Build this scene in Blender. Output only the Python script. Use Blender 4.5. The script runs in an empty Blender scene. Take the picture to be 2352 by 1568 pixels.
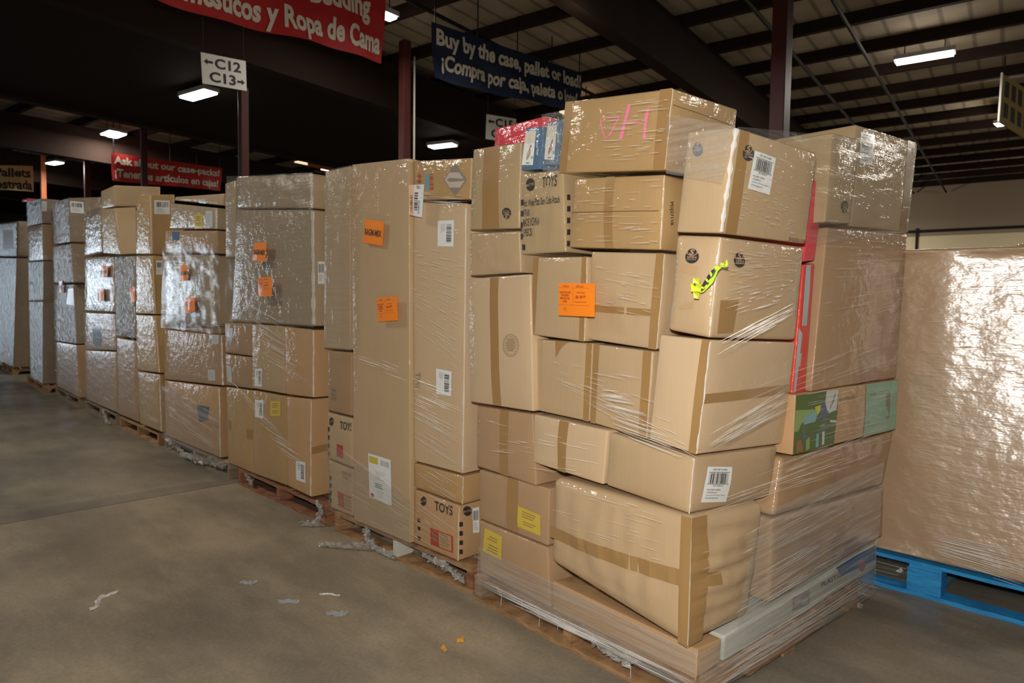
import bpy, bmesh, math, random
from mathutils import Vector, Matrix, noise
SC = bpy.context.scene
COL = SC.collection
R = math.radians

# ------------------------------------------------------------------ camera, world, flash, exposure
cd = bpy.data.cameras.new('camera'); cam = bpy.data.objects.new('camera', cd); COL.objects.link(cam)
cd.sensor_width = 36.0; cd.lens = 24.0; cd.clip_start = 0.05; cd.clip_end = 200
cam.matrix_world = Matrix(((0.70259, 0.029, -0.711, 0.0), (-0.71148, 0.04686, -0.70115, 0.0), (0.01298, 0.99848, 0.05356, 1.40), (0, 0, 0, 1)))
cd.dof.use_dof = True; cd.dof.focus_distance = 2.9; cd.dof.aperture_fstop = 4.0
SC.camera = cam
w = bpy.data.worlds.new('world'); SC.world = w; w.use_nodes = True
w.node_tree.nodes['Background'].inputs[0].default_value = (0.55, 0.6, 0.7, 1)
w.node_tree.nodes['Background'].inputs[1].default_value = 0.012
def lamp(name, kind, loc, power, color=(1, 1, 1), size=0.1, rot=None, size_y=None):
    l = bpy.data.lights.new(name, kind); o = bpy.data.objects.new(name, l); COL.objects.link(o)
    o.location = loc; l.energy = power; l.color = color
    if kind == 'AREA':
        l.shape = 'RECTANGLE'; l.size = size; l.size_y = size_y or size
    else: l.shadow_soft_size = size
    if rot is not None: o.rotation_euler = rot
    return o
FLASH = lamp('camera_flash', 'POINT', (-0.09, -0.02, 1.62), 288, (1.0, 0.95, 0.88), 0.06)     # the photographer's flash
SC.view_settings.view_transform = 'Standard'; SC.view_settings.look = 'None'
SC.view_settings.exposure = 0.0; SC.view_settings.gamma = 1.0; SC.view_settings.use_curve_mapping = False
LAMP_W = 70; SPILL_W = 14          # each ceiling lamp: straight down, and the light spilling sideways and up
SC.cycles.max_bounces = 7; SC.cycles.transparent_max_bounces = 16; SC.cycles.caustics_reflective = False; SC.cycles.caustics_refractive = False
SC.cycles.sample_clamp_indirect = 4.0

# ------------------------------------------------------------------ materials
MATS = {}
def nodes(name):
    m = bpy.data.materials.new(name); m.use_nodes = True
    nt = m.node_tree; nt.nodes.clear()
    out = nt.nodes.new('ShaderNodeOutputMaterial')
    return m, nt, out
def N(nt, t, **kw):
    n = nt.nodes.new(t)
    for k, v in kw.items():
        if k.startswith('i_'): n.inputs[k[2:].replace('_', ' ')].default_value = v
        else: setattr(n, k, v)
    return n
def plain(name, col, rough=0.6, emit=0, metal=0, spec=0.4, coat=0.0):
    if name in MATS: return MATS[name]
    m, nt, out = nodes(name)
    b = N(nt, 'ShaderNodeBsdfPrincipled'); b.inputs['Base Color'].default_value = (*col, 1); b.inputs['Roughness'].default_value = rough
    b.inputs['Metallic'].default_value = metal; b.inputs['Specular IOR Level'].default_value = spec; b.inputs['Coat Weight'].default_value = coat; b.inputs['Coat Roughness'].default_value = .12
    if emit:
        b.inputs['Emission Color'].default_value = (*col, 1); b.inputs['Emission Strength'].default_value = emit
    nt.links.new(b.outputs[0], out.inputs[0]); MATS[name] = m
    return m
def mapping(nt, scale, rot=(0, 0, 0)):
    tc = N(nt, 'ShaderNodeTexCoord'); mp = N(nt, 'ShaderNodeMapping'); mp.inputs['Scale'].default_value = scale; mp.inputs['Rotation'].default_value = rot
    nt.links.new(tc.outputs['Object'], mp.inputs['Vector']); return mp
def kraft(name, c1, c2, coat=0.55, wrinkle=0.25, fibre=0.06, crough=.09, cior=1.5):
    """corrugated board under a clinging clear film: board colour with faint fibre and flute lines, and a glossy wrinkled clear coat"""
    m, nt, out = nodes(name); L = nt.links.new
    b = N(nt, 'ShaderNodeBsdfPrincipled')
    n1 = N(nt, 'ShaderNodeTexNoise'); n1.inputs['Scale'].default_value = 1.0; n1.inputs['Detail'].default_value = 4; L(mapping(nt, (5, 5, 4)).outputs[0], n1.inputs['Vector'])
    mix = N(nt, 'ShaderNodeMix', data_type='RGBA'); mix.inputs['A'].default_value = (*c1, 1); mix.inputs['B'].default_value = (*c2, 1)
    L(n1.outputs['Fac'], mix.inputs['Factor'])
    n2 = N(nt, 'ShaderNodeTexNoise'); n2.inputs['Scale'].default_value = 1.0; n2.inputs['Detail'].default_value = 2; L(mapping(nt, (230, 230, 3)).outputs[0], n2.inputs['Vector'])
    oi = N(nt, 'ShaderNodeObjectInfo')
    ma = N(nt, 'ShaderNodeMath', operation='MULTIPLY_ADD'); L(n2.outputs['Fac'], ma.inputs[0]); ma.inputs[1].default_value = fibre * 2; ma.inputs[2].default_value = 1 - fibre - .05
    mb = N(nt, 'ShaderNodeMath', operation='MULTIPLY_ADD'); L(oi.outputs['Random'], mb.inputs[0]); mb.inputs[1].default_value = .10; L(ma.outputs[0], mb.inputs[2])
    hsv = N(nt, 'ShaderNodeHueSaturation'); L(mix.outputs['Result'], hsv.inputs['Color']); L(mb.outputs[0], hsv.inputs['Value'])
    L(hsv.outputs[0], b.inputs['Base Color']); b.inputs['Roughness'].default_value = .62; b.inputs['Specular IOR Level'].default_value = .25
    # film: long thin wrinkles drawn round the stack, plus slack ripples
    s1 = N(nt, 'ShaderNodeTexNoise'); s1.inputs['Scale'].default_value = 1.0; s1.inputs['Detail'].default_value = 3; s1.inputs['Roughness'].default_value = .6
    L(mapping(nt, (3.5, 3.5, 110), (R(4), R(-5), 0)).outputs[0], s1.inputs['Vector'])
    s2 = N(nt, 'ShaderNodeTexNoise'); s2.inputs['Scale'].default_value = 1.0; s2.inputs['Detail'].default_value = 3; L(mapping(nt, (11, 11, 17)).outputs[0], s2.inputs['Vector'])
    b1 = N(nt, 'ShaderNodeBump'); b1.inputs['Strength'].default_value = wrinkle; b1.inputs['Distance'].default_value = .006; L(s1.outputs['Fac'], b1.inputs['Height'])
    b2 = N(nt, 'ShaderNodeBump'); b2.inputs['Strength'].default_value = wrinkle; b2.inputs['Distance'].default_value = .035; L(s2.outputs['Fac'], b2.inputs['Height']); L(b1.outputs[0], b2.inputs['Normal'])
    L(b2.outputs[0], b.inputs['Coat Normal']); b.inputs['Coat Weight'].default_value = coat; b.inputs['Coat Roughness'].default_value = crough; b.inputs['Coat IOR'].default_value = cior
    L(b.outputs[0], out.inputs[0]); MATS[name] = m; return m
K = {}
K['mid'] = kraft('kraft_board', (.47, .335, .195), (.53, .38, .225))
K['light'] = kraft('kraft_board_pale', (.58, .425, .265), (.62, .46, .29))
K['olive'] = kraft('kraft_board_olive', (.42, .305, .17), (.47, .345, .195))
K['gold'] = kraft('kraft_board_golden', (.43, .275, .12), (.50, .325, .15), coat=.7)
K['orange'] = kraft('kraft_board_warm', (.49, .30, .15), (.53, .33, .17))
K['brown'] = kraft('kraft_board_brown', (.39, .25, .14), (.44, .285, .16))
K['hazy'] = kraft('kraft_board_under_layers_of_film', (.40, .30, .19), (.45, .345, .225), coat=.9, wrinkle=.3, cior=1.6)
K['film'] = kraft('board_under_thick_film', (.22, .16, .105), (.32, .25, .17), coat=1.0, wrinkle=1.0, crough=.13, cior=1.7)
K['bin'] = kraft('kraft_bin_under_film', (.50, .34, .205), (.54, .37, .225), coat=1.0, wrinkle=.34, fibre=.02, crough=.33, cior=3.0)
K['blue'] = kraft('blue_board', (.085, .16, .26), (.10, .185, .30), fibre=.02)
K['red'] = kraft('red_board', (.66, .055, .08), (.72, .07, .10), fibre=.02)
K['red2'] = kraft('scarlet_board', (.62, .06, .045), (.66, .07, .05), fibre=.02)
K['white'] = kraft('white_board', (.50, .52, .47), (.55, .565, .51), fibre=.02)
PM = {}
def col(key):
    C = dict(tape=(.36, .215, .085), black=(.035, .032, .03), ink=(.055, .045, .037), kraft=(.47, .315, .175), white=(.80, .82, .82), orange=(.98, .26, .012), dred=(.28, .03, .01),
             yellow=(.62, .47, .07), pink=(.85, .22, .38), grey=(.42, .44, .46), lgrey=(.55, .56, .56), red=(.42, .06, .04), spinblue=(.06, .13, .20), mint=(.27, .50, .37), dmint=(.25, .22, .19),
             lawn=(.085, .14, .04), slate=(.10, .135, .19), aqua=(.20, .38, .42), lemon=(.52, .52, .05), pale=(.55, .50, .44), grass=(.25, .36, .12), brownish=(.30, .13, .07), navy=(.06, .12, .24),
             seam=(.16, .10, .05), tan=(.48, .30, .13), shoe=(.40, .25, .13), shoedot=(.66, .42, .38), cream=(.70, .66, .55), teal=(.22, .62, .52), faint=(.30, .21, .12), skyblue=(.16, .34, .44), peach=(.90, .56, .36), torn=(.50, .335, .18), diam=(.53, .44, .36), smoke=(.24, .215, .19), lime=(.62, .85, .06), green=(.03, .14, .06), lemonlime=(.85, .95, .03))
    if key not in PM:
        gl = {'tape': (.28, .7), 'lime': (.35, .3), 'lemonlime': (.35, .3)}.get(key, (.55, .25))
        PM[key] = plain('print_' + key, C[key], rough=gl[0], coat=gl[1])
    return PM[key]

# ------------------------------------------------------------------ object helpers
def new_obj(name, me, parent=None, mats=(), smooth=False, origin=None):
    if origin is not None:
        me.transform(Matrix.Translation(-Vector(origin)))
    o = bpy.data.objects.new(name, me); COL.objects.link(o)
    for m in mats: me.materials.append(m)
    if smooth:
        for p in me.polygons: p.use_smooth = True
    if origin is not None: o.location = origin
    if parent is not None:
        o.parent = parent; o.matrix_parent_inverse = Matrix.Translation(-parent.location) if parent.rotation_euler.z == 0 else parent.matrix_world.inverted()
    return o
def tag(o, label, cat, group=None, kind=None):
    o['label'] = label; o['category'] = cat
    if group: o['group'] = group
    if kind: o['kind'] = kind
    return o
def empty(name, loc):
    o = bpy.data.objects.new(name, None); COL.objects.link(o); o.location = loc; o.empty_display_size = .1; return o
def mesh(name, vs, fs, mi=None):
    me = bpy.data.meshes.new(name); me.from_pydata([tuple(v) for v in vs], [], fs)
    if mi: me.polygons.foreach_set('material_index', mi)
    me.update(); return me
class MB:
    def __init__(s): s.v = []; s.f = []; s.m = []
    def add(s, vs, fs, mi=0):
        n = len(s.v); s.v += [Vector(v) for v in vs]; s.f += [tuple(i + n for i in f) for f in fs]; s.m += [mi] * len(fs); return s
    def slab(s, p, a, b, c, mi=0):
        """a parallelepiped from corner p along the vectors a, b, c"""
        p, a, b, c = map(Vector, (p, a, b, c))
        return s.add([p, p + a, p + a + b, p + b, p + c, p + a + c, p + a + b + c, p + b + c], [(0, 3, 2, 1), (4, 5, 6, 7), (0, 1, 5, 4), (1, 2, 6, 5), (2, 3, 7, 6), (3, 0, 4, 7)], mi)
    def tube(s, p, q, r, n=8, mi=0):
        p, q = Vector(p), Vector(q); d = (q - p).normalized(); u = d.orthogonal().normalized(); w_ = d.cross(u); vs = []
        for c in (p, q):
            for i in range(n):
                a = 2 * math.pi * i / n; vs.append(c + (u * math.cos(a) + w_ * math.sin(a)) * r)
        fs = [(i, (i + 1) % n, n + (i + 1) % n, n + i) for i in range(n)] + [tuple(range(n - 1, -1, -1)), tuple(range(n, 2 * n))]
        return s.add(vs, fs, mi)
    def build(s, name, mats, parent=None, smooth=False, origin=None, bevel=0):
        me = mesh(name, s.v, s.f, s.m)
        bm = bmesh.new(); bm.from_mesh(me); bmesh.ops.recalc_face_normals(bm, faces=bm.faces[:])
        if bevel: bmesh.ops.bevel(bm, geom=bm.edges[:], offset=bevel, segments=2, profile=.6, affect='EDGES')
        bm.to_mesh(me); bm.free()
        return new_obj(name, me, parent, mats if isinstance(mats, (list, tuple)) else [mats], smooth, origin)
V3 = lambda a: [Vector(a[i:i + 3]) for i in range(0, len(a), 3)]
def bil(q, u, v): return (q[0] * (1 - u) + q[1] * u) * (1 - v) + (q[3] * (1 - u) + q[2] * u) * v

# ------------------------------------------------------------------ lettering
TXT = {}
def glyphs(s, shear=0.0, bold=0.012):
    """a line of lettering as a flat mesh: vertices in its own unit box (x right, y down) and faces"""
    key = (s, shear, bold)
    if key not in TXT:
        c = bpy.data.curves.new('lettering', 'FONT'); c.body = s; c.shear = shear; c.offset = bold; c.resolution_u = 3
        o = bpy.data.objects.new('lettering', c); COL.objects.link(o)
        dg = bpy.context.evaluated_depsgraph_get(); ev = o.evaluated_get(dg); me = ev.to_mesh()
        vs = [v.co.copy() for v in me.vertices]; fs = [tuple(p.vertices) for p in me.polygons]
        ev.to_mesh_clear(); bpy.data.objects.remove(o); bpy.data.curves.remove(c)
        x0 = min(v.x for v in vs); x1 = max(v.x for v in vs); y0 = min(v.y for v in vs); y1 = max(v.y for v in vs)
        TXT[key] = ([((v.x - x0) / (x1 - x0), (y1 - v.y) / (y1 - y0)) for v in vs], fs)
    return TXT[key]
def bars(seed, u0, v0, u1, v1, n=22, vert=True, c='ink'):
    rr = random.Random(seed); out = []; t = 0.0
    L = u1 - u0 if vert else v1 - v0
    while t < 1:
        wd = rr.choice((1, 1, 2, 3)) / (n * 2.6); 
        if vert: out.append(('rect', u0 + t * L, v0, u0 + min(1, t + wd) * L, v1, c))
        else: out.append(('rect', u0, v0 + t * L, u1, v0 + min(1, t + wd) * L, c))
        t += wd + rr.choice((1, 1, 2)) / (n * 2.6)
    return out
def lines(seed, u0, v0, u1, v1, n, c='lgrey', vert=False):
    rr = random.Random(seed); out = []
    for i in range(n):
        f = i / n; e = rr.uniform(.5, 1)
        if vert: out.append(('rect', u0 + (u1 - u0) * f, v0, u0 + (u1 - u0) * (f + .4 / n), v0 + (v1 - v0) * e, c))
        else: out.append(('rect', u0, v0 + (v1 - v0) * f, u0 + (u1 - u0) * e, v0 + (v1 - v0) * (f + .4 / n), c))
    return out
def preset(p, seed=0):
    """(base colour or None, items); every item sits in the unit square of its sticker, u right, v down"""
    T = lambda s, a, b, c, d, k='ink', sh=0.0, bd=.018: ('text', s, a, b, c, d, k, sh, bd)
    if p.startswith('t:'): return None, [T(p[2:], 0, 0, 1, 1, 'ink', 0, .02)]
    if p.startswith('tf:'): return None, [T(p[3:], 0, 0, 1, 1, 'faint', 0, .01)]
    if p.startswith('ts:'): return None, [T(p[3:], 0, 0, 1, 1, 'white', .4, .01)]
    if p == 'tape': return 'tape', []
    if p in ('spin', 'spinblue'):
        c = 'black' if p == 'spin' else 'spinblue'
        return None, [('disc', .5, .56, .5, .44, c), ('disc', .5, .25, .38, .25, 'kraft'), ('disc', .5, .23, .33, .22, c), T('S', .30, .06, .70, .42, 'kraft', .25, .03), T('SPIN', .16, .52, .84, .66, 'kraft'), T('MASTER', .16, .69, .84, .78, 'kraft', 0, 0)]
    if p == 'mattel': return None, [('gear', .5, .5, .5, .5, 'black'), ('tiltt', 'MATTEL', .02, .40, .98, .60, 'kraft', -.18)]
    if p == 'sq': return 'black', []
    if p == 'seam': return 'seam', []
    if p == 'torn': return 'torn', []
    if p == 'white': return 'lgrey', lines(seed, .15, .2, .85, .8, 5, 'grey')
    if p == 'slate': return 'slate', []
    if p == 'grey': return 'grey', []
    if p == 'pale': return 'pale', []
    if p == 'red': return 'red', []
    if p == 'bluepanel': return 'navy', []
    if p == 'bluebar': return 'skyblue', []
    if p == 'redbar': return None, bars(3, .1, 0, .95, 1, 9, False, 'red')
    if p == 'greyblock': return 'smoke', [('rect', .1, .15, .45, .5, 'grey'), ('rect', .55, .5, .9, .85, 'grey')]
    if p == 'reddot': return None, [('disc', .5, .5, .5, .5, 'red')]
    if p == 'ring': return None, [('disc', .5, .5, .5, .5, 'white'), ('disc', .5, .5, .38, .38, 'smoke'), ('disc', .5, .5, .28, .28, 'white')]
    if p == 'stamp': return None, [('ring', .5, .5, .5, .5, .035, 'faint')] + [('disc', .5 + .40 * math.cos(a * .35), .5 + .40 * math.sin(a * .35), .035, .03, 'faint') for a in range(18)] + [('rect', .5 - wd, .2 + i * .085, .5 + wd, .245 + i * .085, 'faint') for i, wd in enumerate((.2, .26, .3, .3, .3, .26, .2))]
    if p == 'yellow': return 'yellow', [('rect', .2, .15 + i * .12, .8 - .05 * (i % 3), .2 + i * .12, 'tape') for i in range(3)] + [('rect', .25, .62 + i * .12, .8 - .1 * i, .67 + i * .12, 'tape') for i in range(2)]
    if p == 'arrows': return None, [('poly', [(.1, .2), (.5, 0), (.5, .1), (.9, .12), (.9, .28), (.5, .28), (.5, .4)], 'smoke'), ('poly', [(.1, .5), (.5, .42), (.9, .5), (.9, .6), (.1, .6)], 'faint'), ('rect', .1, .7, .9, .95, 'faint')]
    if p == 'diamond': return None, [('poly', [(.5, 0), (1, .5), (.5, 1), (0, .5)], 'smoke'), ('poly', [(.28, .28), (.72, .28), (.94, .5), (.72, .74), (.28, .74), (.06, .5)], 'diam')]
    if p == 'redbox': return None, [('rect', 0, 0, 1, .06, 'red'), ('rect', 0, .94, 1, 1, 'red'), ('rect', .93, 0, 1, 1, 'red'), ('rect', 0, 0, .38, 1, 'red'), ('disc', .2, .5, .13, .2, 'brownish')] + lines(5, .45, .15, .88, .88, 5, 'faint')
    if p == 'oh':
        q = lambda *a: [((x - 990) / 390, (y - 170) / 290) for x, y in a]
        return None, [('stroke', q((1150, 282), (1080, 284), (1012, 288), (1018, 340), (1030, 390), (1052, 432), (1085, 410), (1120, 345), (1152, 282)), .028, 'pink'), ('stroke', q((1222, 185), (1212, 240), (1192, 320), (1178, 390), (1165, 440)), .055, 'pink'), ('stroke', q((1356, 212), (1342, 270), (1334, 350), (1328, 435)), .045, 'pink'), ('stroke', q((1190, 325), (1260, 318), (1340, 326)), .03, 'pink')]
    if p == 'dpci': return 'white', [T('DPCI: 087-10-0964', .22, .05, .78, .10)] + [('rect', .08, .145, .92, .16, 'ink'), ('rect', .08, .475, .92, .49, 'ink')] + bars(seed, .13, .175, .87, .465, 20) + [T('087100096410', .3, .51, .7, .545), T('PO# 9987-1728538', .1, .62, .62, .66), T('VCP/SSP 2/2', .1, .70, .48, .735), T('Country Of Origin: China', .1, .78, .85, .815), T('STYLE 6060179', .1, .86, .6, .895)]
    if p == 'barcode': return 'white', bars(seed, .1, .12, .9, .5, 14) + lines(seed, .1, .58, .9, .9, 5, 'grey')
    if p == 'barcode_rot': return 'white', bars(seed, .55, .15, .86, .85, 18, False) + lines(seed, .22, .12, .5, .5, 4, 'grey', True)
    if p == 'list': return 'white', [('rect', .04, .05, .44, .2, 'yellow')] + bars(seed, .55, .07, .92, .19, 12, True, 'grey') + lines(2, .3, .34, .75, .55, 5, 'lgrey') + lines(4, .28, .62, .80, .74, 3, 'ink') + lines(6, .35, .78, .7, .95, 4, 'lgrey') + [('disc', .14, .93, .08, .045, 'red')]
    if p == 'shoelabel': return 'white', [('rect', 0, 0, 1, .36, 'cream'), ('rect', .45, .08, .47, .3, 'grey'), ('rect', .6, .08, .9, .1, 'grey'), ('poly', [(.62, .41), (.72, .40), (.76, .45), (.68, .53), (.72, .62), (.66, .72), (.46, .84), (.38, .86), (.36, .78), (.40, .66), (.52, .55)], 'shoe'), ('poly', [(.53, .57), (.64, .55), (.66, .63), (.60, .70), (.46, .80), (.40, .81), (.42, .68)], 'shoedot'), ('disc', .87, .78, .11, .05, 'teal')] + bars(1, .35, .92, .72, .96, 10)
    if p == 'lawn':
        return 'lawn', [('poly', [(.0, .25), (.6, .3), (.7, .6), (.0, .62)], 'grass'), ('poly', [(.2, .46), (.7, .42), (.78, .6), (.7, .72), (.2, .76)], 'slate'), ('poly', [(.22, .30), (.40, .27), (.5, .40), (.46, .5), (.2, .52)], 'aqua'), ('poly', [(.44, .25), (.58, .22), (.56, .34), (.5, .40)], 'lemon'), ('disc', .66, .34, .11, .15, 'slate'), ('poly', [(.70, 0), (1, 0), (.97, .32), (1, .58), (.84, .56), (.74, .36), (.68, .2)], 'lgrey'), ('stroke', [(.92, .06), (.88, .18), (.8, .32)], .03, 'smoke'), ('poly', [(.06, .78), (.16, .76), (.24, .96), (.08, .98)], 'brownish'), ('poly', [(.28, .8), (.36, .74), (.38, .95), (.3, .98)], 'grass'), ('poly', [(.52, .72), (.58, .72), (.6, .95), (.52, .95)], 'aqua'), ('poly', [(.66, .7), (.72, .7), (.74, .92), (.68, .94)], 'lgrey')]
    if p == 'mint': return 'mint', [('poly', [(.62, .24), (.76, .22), (.77, .72), (.63, .74)], 'dmint'), ('rect', .76, .03, .8, .72, 'teal'), ('rect', .12, .18, .3, .22, 'dmint'), ('rect', .05, .84, .16, .87, 'teal')]
    if p == 'ragm': return 'orange', [T('RAGM-MIX', .07, .38, .93, .66, 'ink', 0, .03)]
    if p == 'code114': return 'white', [('rect', 0, 0, .36, 1, 'peach'), ('vtext', '114-085-01', .10, .35, .30, .9, 'ink')] + bars(9, .42, .25, .66, .84, 16, False) + [('vtext', '31549153', .70, .5, .82, .9, 'ink'), ('vtext', 'F7', .55, .03, .8, .12, 'ink')]
    if p == 'price':
        D = 'dred'
        return 'orange', [T('ARWNX0274', .12, .07, .30, .115, D), T('MASTER CASE', .49, .07, .69, .12, D), ('rect', 0, .14, .87, .146, D), ('rect', .415, .15, .42, .67, D), ('rect', 0, .665, .86, .671, D),
                          T('ASSORTED ARW', .035, .25, .37, .315, D), T('NEW MIXED', .08, .34, .31, .405, D), T('MASTERCASE', .06, .43, .335, .495, D), T('LOADS', .13, .52, .265, .59, D), T('UNITS PALLET', .52, .26, .75, .305, D),
                          T('$8,100', .50, .37, .69, .475, D), T('.00', .695, .36, .77, .43, D), T('12 PALLETS $675.00 PALLET', .46, .55, .8, .59, D), T('LISTING', .16, .73, .24, .75, D, 0, 0), T('PICTURES &', .14, .775, .26, .80, D, 0, 0), T('VIDEOS', .165, .82, .24, .845, D, 0, 0)]
    if p == 'sg_red': return 'banred', [T('Domestics and Bedding', .03, .17, .915, .56, 'sgtext', 0, .036), T('Domésticos y Ropa de Cama', .02, .60, .985, .985, 'sgtext', 0, .036)]
    if p == 'sg_blue': return 'bannavy', [T('Buy by the case, pallet or load!', .022, .08, .985, .47, 'sgtext', 0, .036), T('¡Compra por caja, paleta o lote!', .045, .51, .97, .90, 'sgtext', 0, .036)]
    if p == 'sg_ask': return 'banred', [T('Ask about our case-packs!', .02, .10, .975, .46, 'sgtext', 0, .036), T('¡Tenemos artículos en cajas!', .025, .54, .97, .94, 'sgtext', 0, .036)]
    if p == 'sg_yellow': return 'banyellow', [T('al Pallets', .1, .1, .95, .45, 'sgink', 0, .03), T('amostrada', .1, .55, .97, .95, 'sgink', 0, .03)]
    if p == 'sg_gold': return 'bangold', [('rect', .06 + .11 * i, .10, .06 + .11 * i + .07, .42, 'sgink') for i in range(8)] + [('rect', .06 + .11 * i, .54, .06 + .11 * i + .07, .84, 'sgink') for i in range(8)]
    if p == 'sg_c12': return 'sgwhite', [T('C12', .29, .10, .88, .44, 'sgink', 0, .03), T('C13', .16, .56, .75, .90, 'sgink', 0, .03), ('poly', [(.05, .27), (.13, .17), (.13, .23), (.25, .23), (.25, .31), (.13, .31), (.13, .37)], 'sgink'), ('poly', [(.96, .74), (.88, .64), (.88, .70), (.78, .70), (.78, .78), (.88, .78), (.88, .84)], 'sgink')]
    if p == 'sg_c15': return 'sgwhite', [T('C15', .29, .10, .88, .44, 'sgink', 0, .03), T('C16', .16, .56, .75, .90, 'sgink', 0, .03), ('poly', [(.05, .27), (.13, .17), (.13, .23), (.25, .23), (.25, .31), (.13, .31), (.13, .37)], 'sgink'), ('poly', [(.96, .74), (.88, .64), (.88, .70), (.78, .70), (.78, .78), (.88, .78), (.88, .84)], 'sgink')]
    raise KeyError(p)
for k_, c_ in dict(banred=(.40, .022, .02), bannavy=(.012, .022, .055), sgtext=(.62, .57, .47), banyellow=(.50, .42, .20), bangold=(.30, .22, .06), sgink=(.03, .03, .03), sgwhite=(.72, .72, .68)).items(): PM[k_] = plain('sign_' + k_, c_, rough=.6, spec=.2)
def sticker(name, pr, P, parent, seed=0, grid=5, thick=0.0):
    """a flat print or label laid on a surface; P(u, v, k) gives the point of the unit square k layers above the surface"""
    base, items = preset(pr, seed); mb = MB(); cols = []
    def mi(c):
        if c not in cols: cols.append(c)
        return cols.index(c)
    def patch(u0, v0, u1, v1, c, k, n):
        nu = max(1, round(n * (u1 - u0) + .49)); nv = max(1, round(n * (v1 - v0) + .49)); nu, nv = min(nu, n), min(nv, n)
        vs = [P(u0 + (u1 - u0) * i / nu, v0 + (v1 - v0) * j / nv, k) for j in range(nv + 1) for i in range(nu + 1)]
        mb.add(vs, [(j * (nu + 1) + i, (j + 1) * (nu + 1) + i, (j + 1) * (nu + 1) + i + 1, j * (nu + 1) + i + 1) for j in range(nv) for i in range(nu)], mi(c))
    if base: patch(0, 0, 1, 1, base, 0, grid)
    for n_, it in enumerate(items):
        k = 1 + n_ * .04
        if it[0] == 'rect': patch(*it[1:5], it[5], k, grid)
        elif it[0] in ('text', 'vtext', 'tiltt'):
            vs, fs = glyphs(it[1], *(it[7:9] if it[0] == 'text' else ()))
            u0, v0, u1, v1 = it[2:6]
            if it[0] == 'text': pts = [P(u0 + (u1 - u0) * x, v0 + (v1 - v0) * y, k + 2.2) for x, y in vs]
            elif it[0] == 'vtext': pts = [P(u0 + (u1 - u0) * y, v1 - (v1 - v0) * x, k + 2.2) for x, y in vs]
            else: pts = [P(u0 + (u1 - u0) * x, v0 + (v1 - v0) * y + it[7] * (x - .5), k + 2.2) for x, y in vs]
            mb.add(pts, [tuple(reversed(f)) for f in fs], mi(it[6]))
        elif it[0] in ('disc', 'gear'):
            m = 36; _, cu, cv, ru, rv, c = it
            rad = lambda i: (1.0 if it[0] == 'disc' or i % 2 else .95)
            vs = [P(cu, cv, k)] + [P(cu + ru * rad(i) * f * math.cos(2 * math.pi * i / m), cv + rv * rad(i) * f * math.sin(2 * math.pi * i / m), k) for f in (.35, .7, 1) for i in range(m)]
            mb.add(vs, [(0, 1 + (i + 1) % m, 1 + i) for i in range(m)] + [(1 + a * m + i, 1 + a * m + (i + 1) % m, 1 + (a + 1) * m + (i + 1) % m, 1 + (a + 1) * m + i) for a in (0, 1) for i in range(m)], mi(c))
        elif it[0] == 'ring':
            m = 40; _, cu, cv, ru, rv, wd, c = it; vs = []
            for i in range(m):
                a = 2 * math.pi * i / m
                for f in (1, 1 - wd * 2): vs.append(P(cu + ru * f * math.cos(a), cv + rv * f * math.sin(a), k))
            mb.add(vs, [(2 * i, 2 * i + 1, (2 * i + 3) % (2 * m), (2 * i + 2) % (2 * m)) for i in range(m)], mi(c))
        elif it[0] == 'poly': mb.add([P(x, y, k) for x, y in it[1]], [tuple(reversed(range(len(it[1]))))], mi(it[2]))
        elif it[0] == 'stroke':
            pts, wd, c = it[1:]; vs = []
            for i, (x, y) in enumerate(pts):
                a = pts[max(0, i - 1)]; b = pts[min(len(pts) - 1, i + 1)]; dx, dy = b[0] - a[0], b[1] - a[1]; l = math.hypot(dx, dy) or 1
                ww = wd * .5 * (1 + .25 * math.sin(i * 2.3)); vs += [P(x - dy / l * ww, y + dx / l * ww, k), P(x + dy / l * ww, y - dx / l * ww, k)]
            mb.add(vs, [(2 * i, 2 * i + 1, 2 * i + 3, 2 * i + 2) for i in range(len(pts) - 1)], mi(c))
    me = mesh(name, mb.v, mb.f, mb.m)
    return new_obj(name, me, parent, [col(c) for c in cols])

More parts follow.
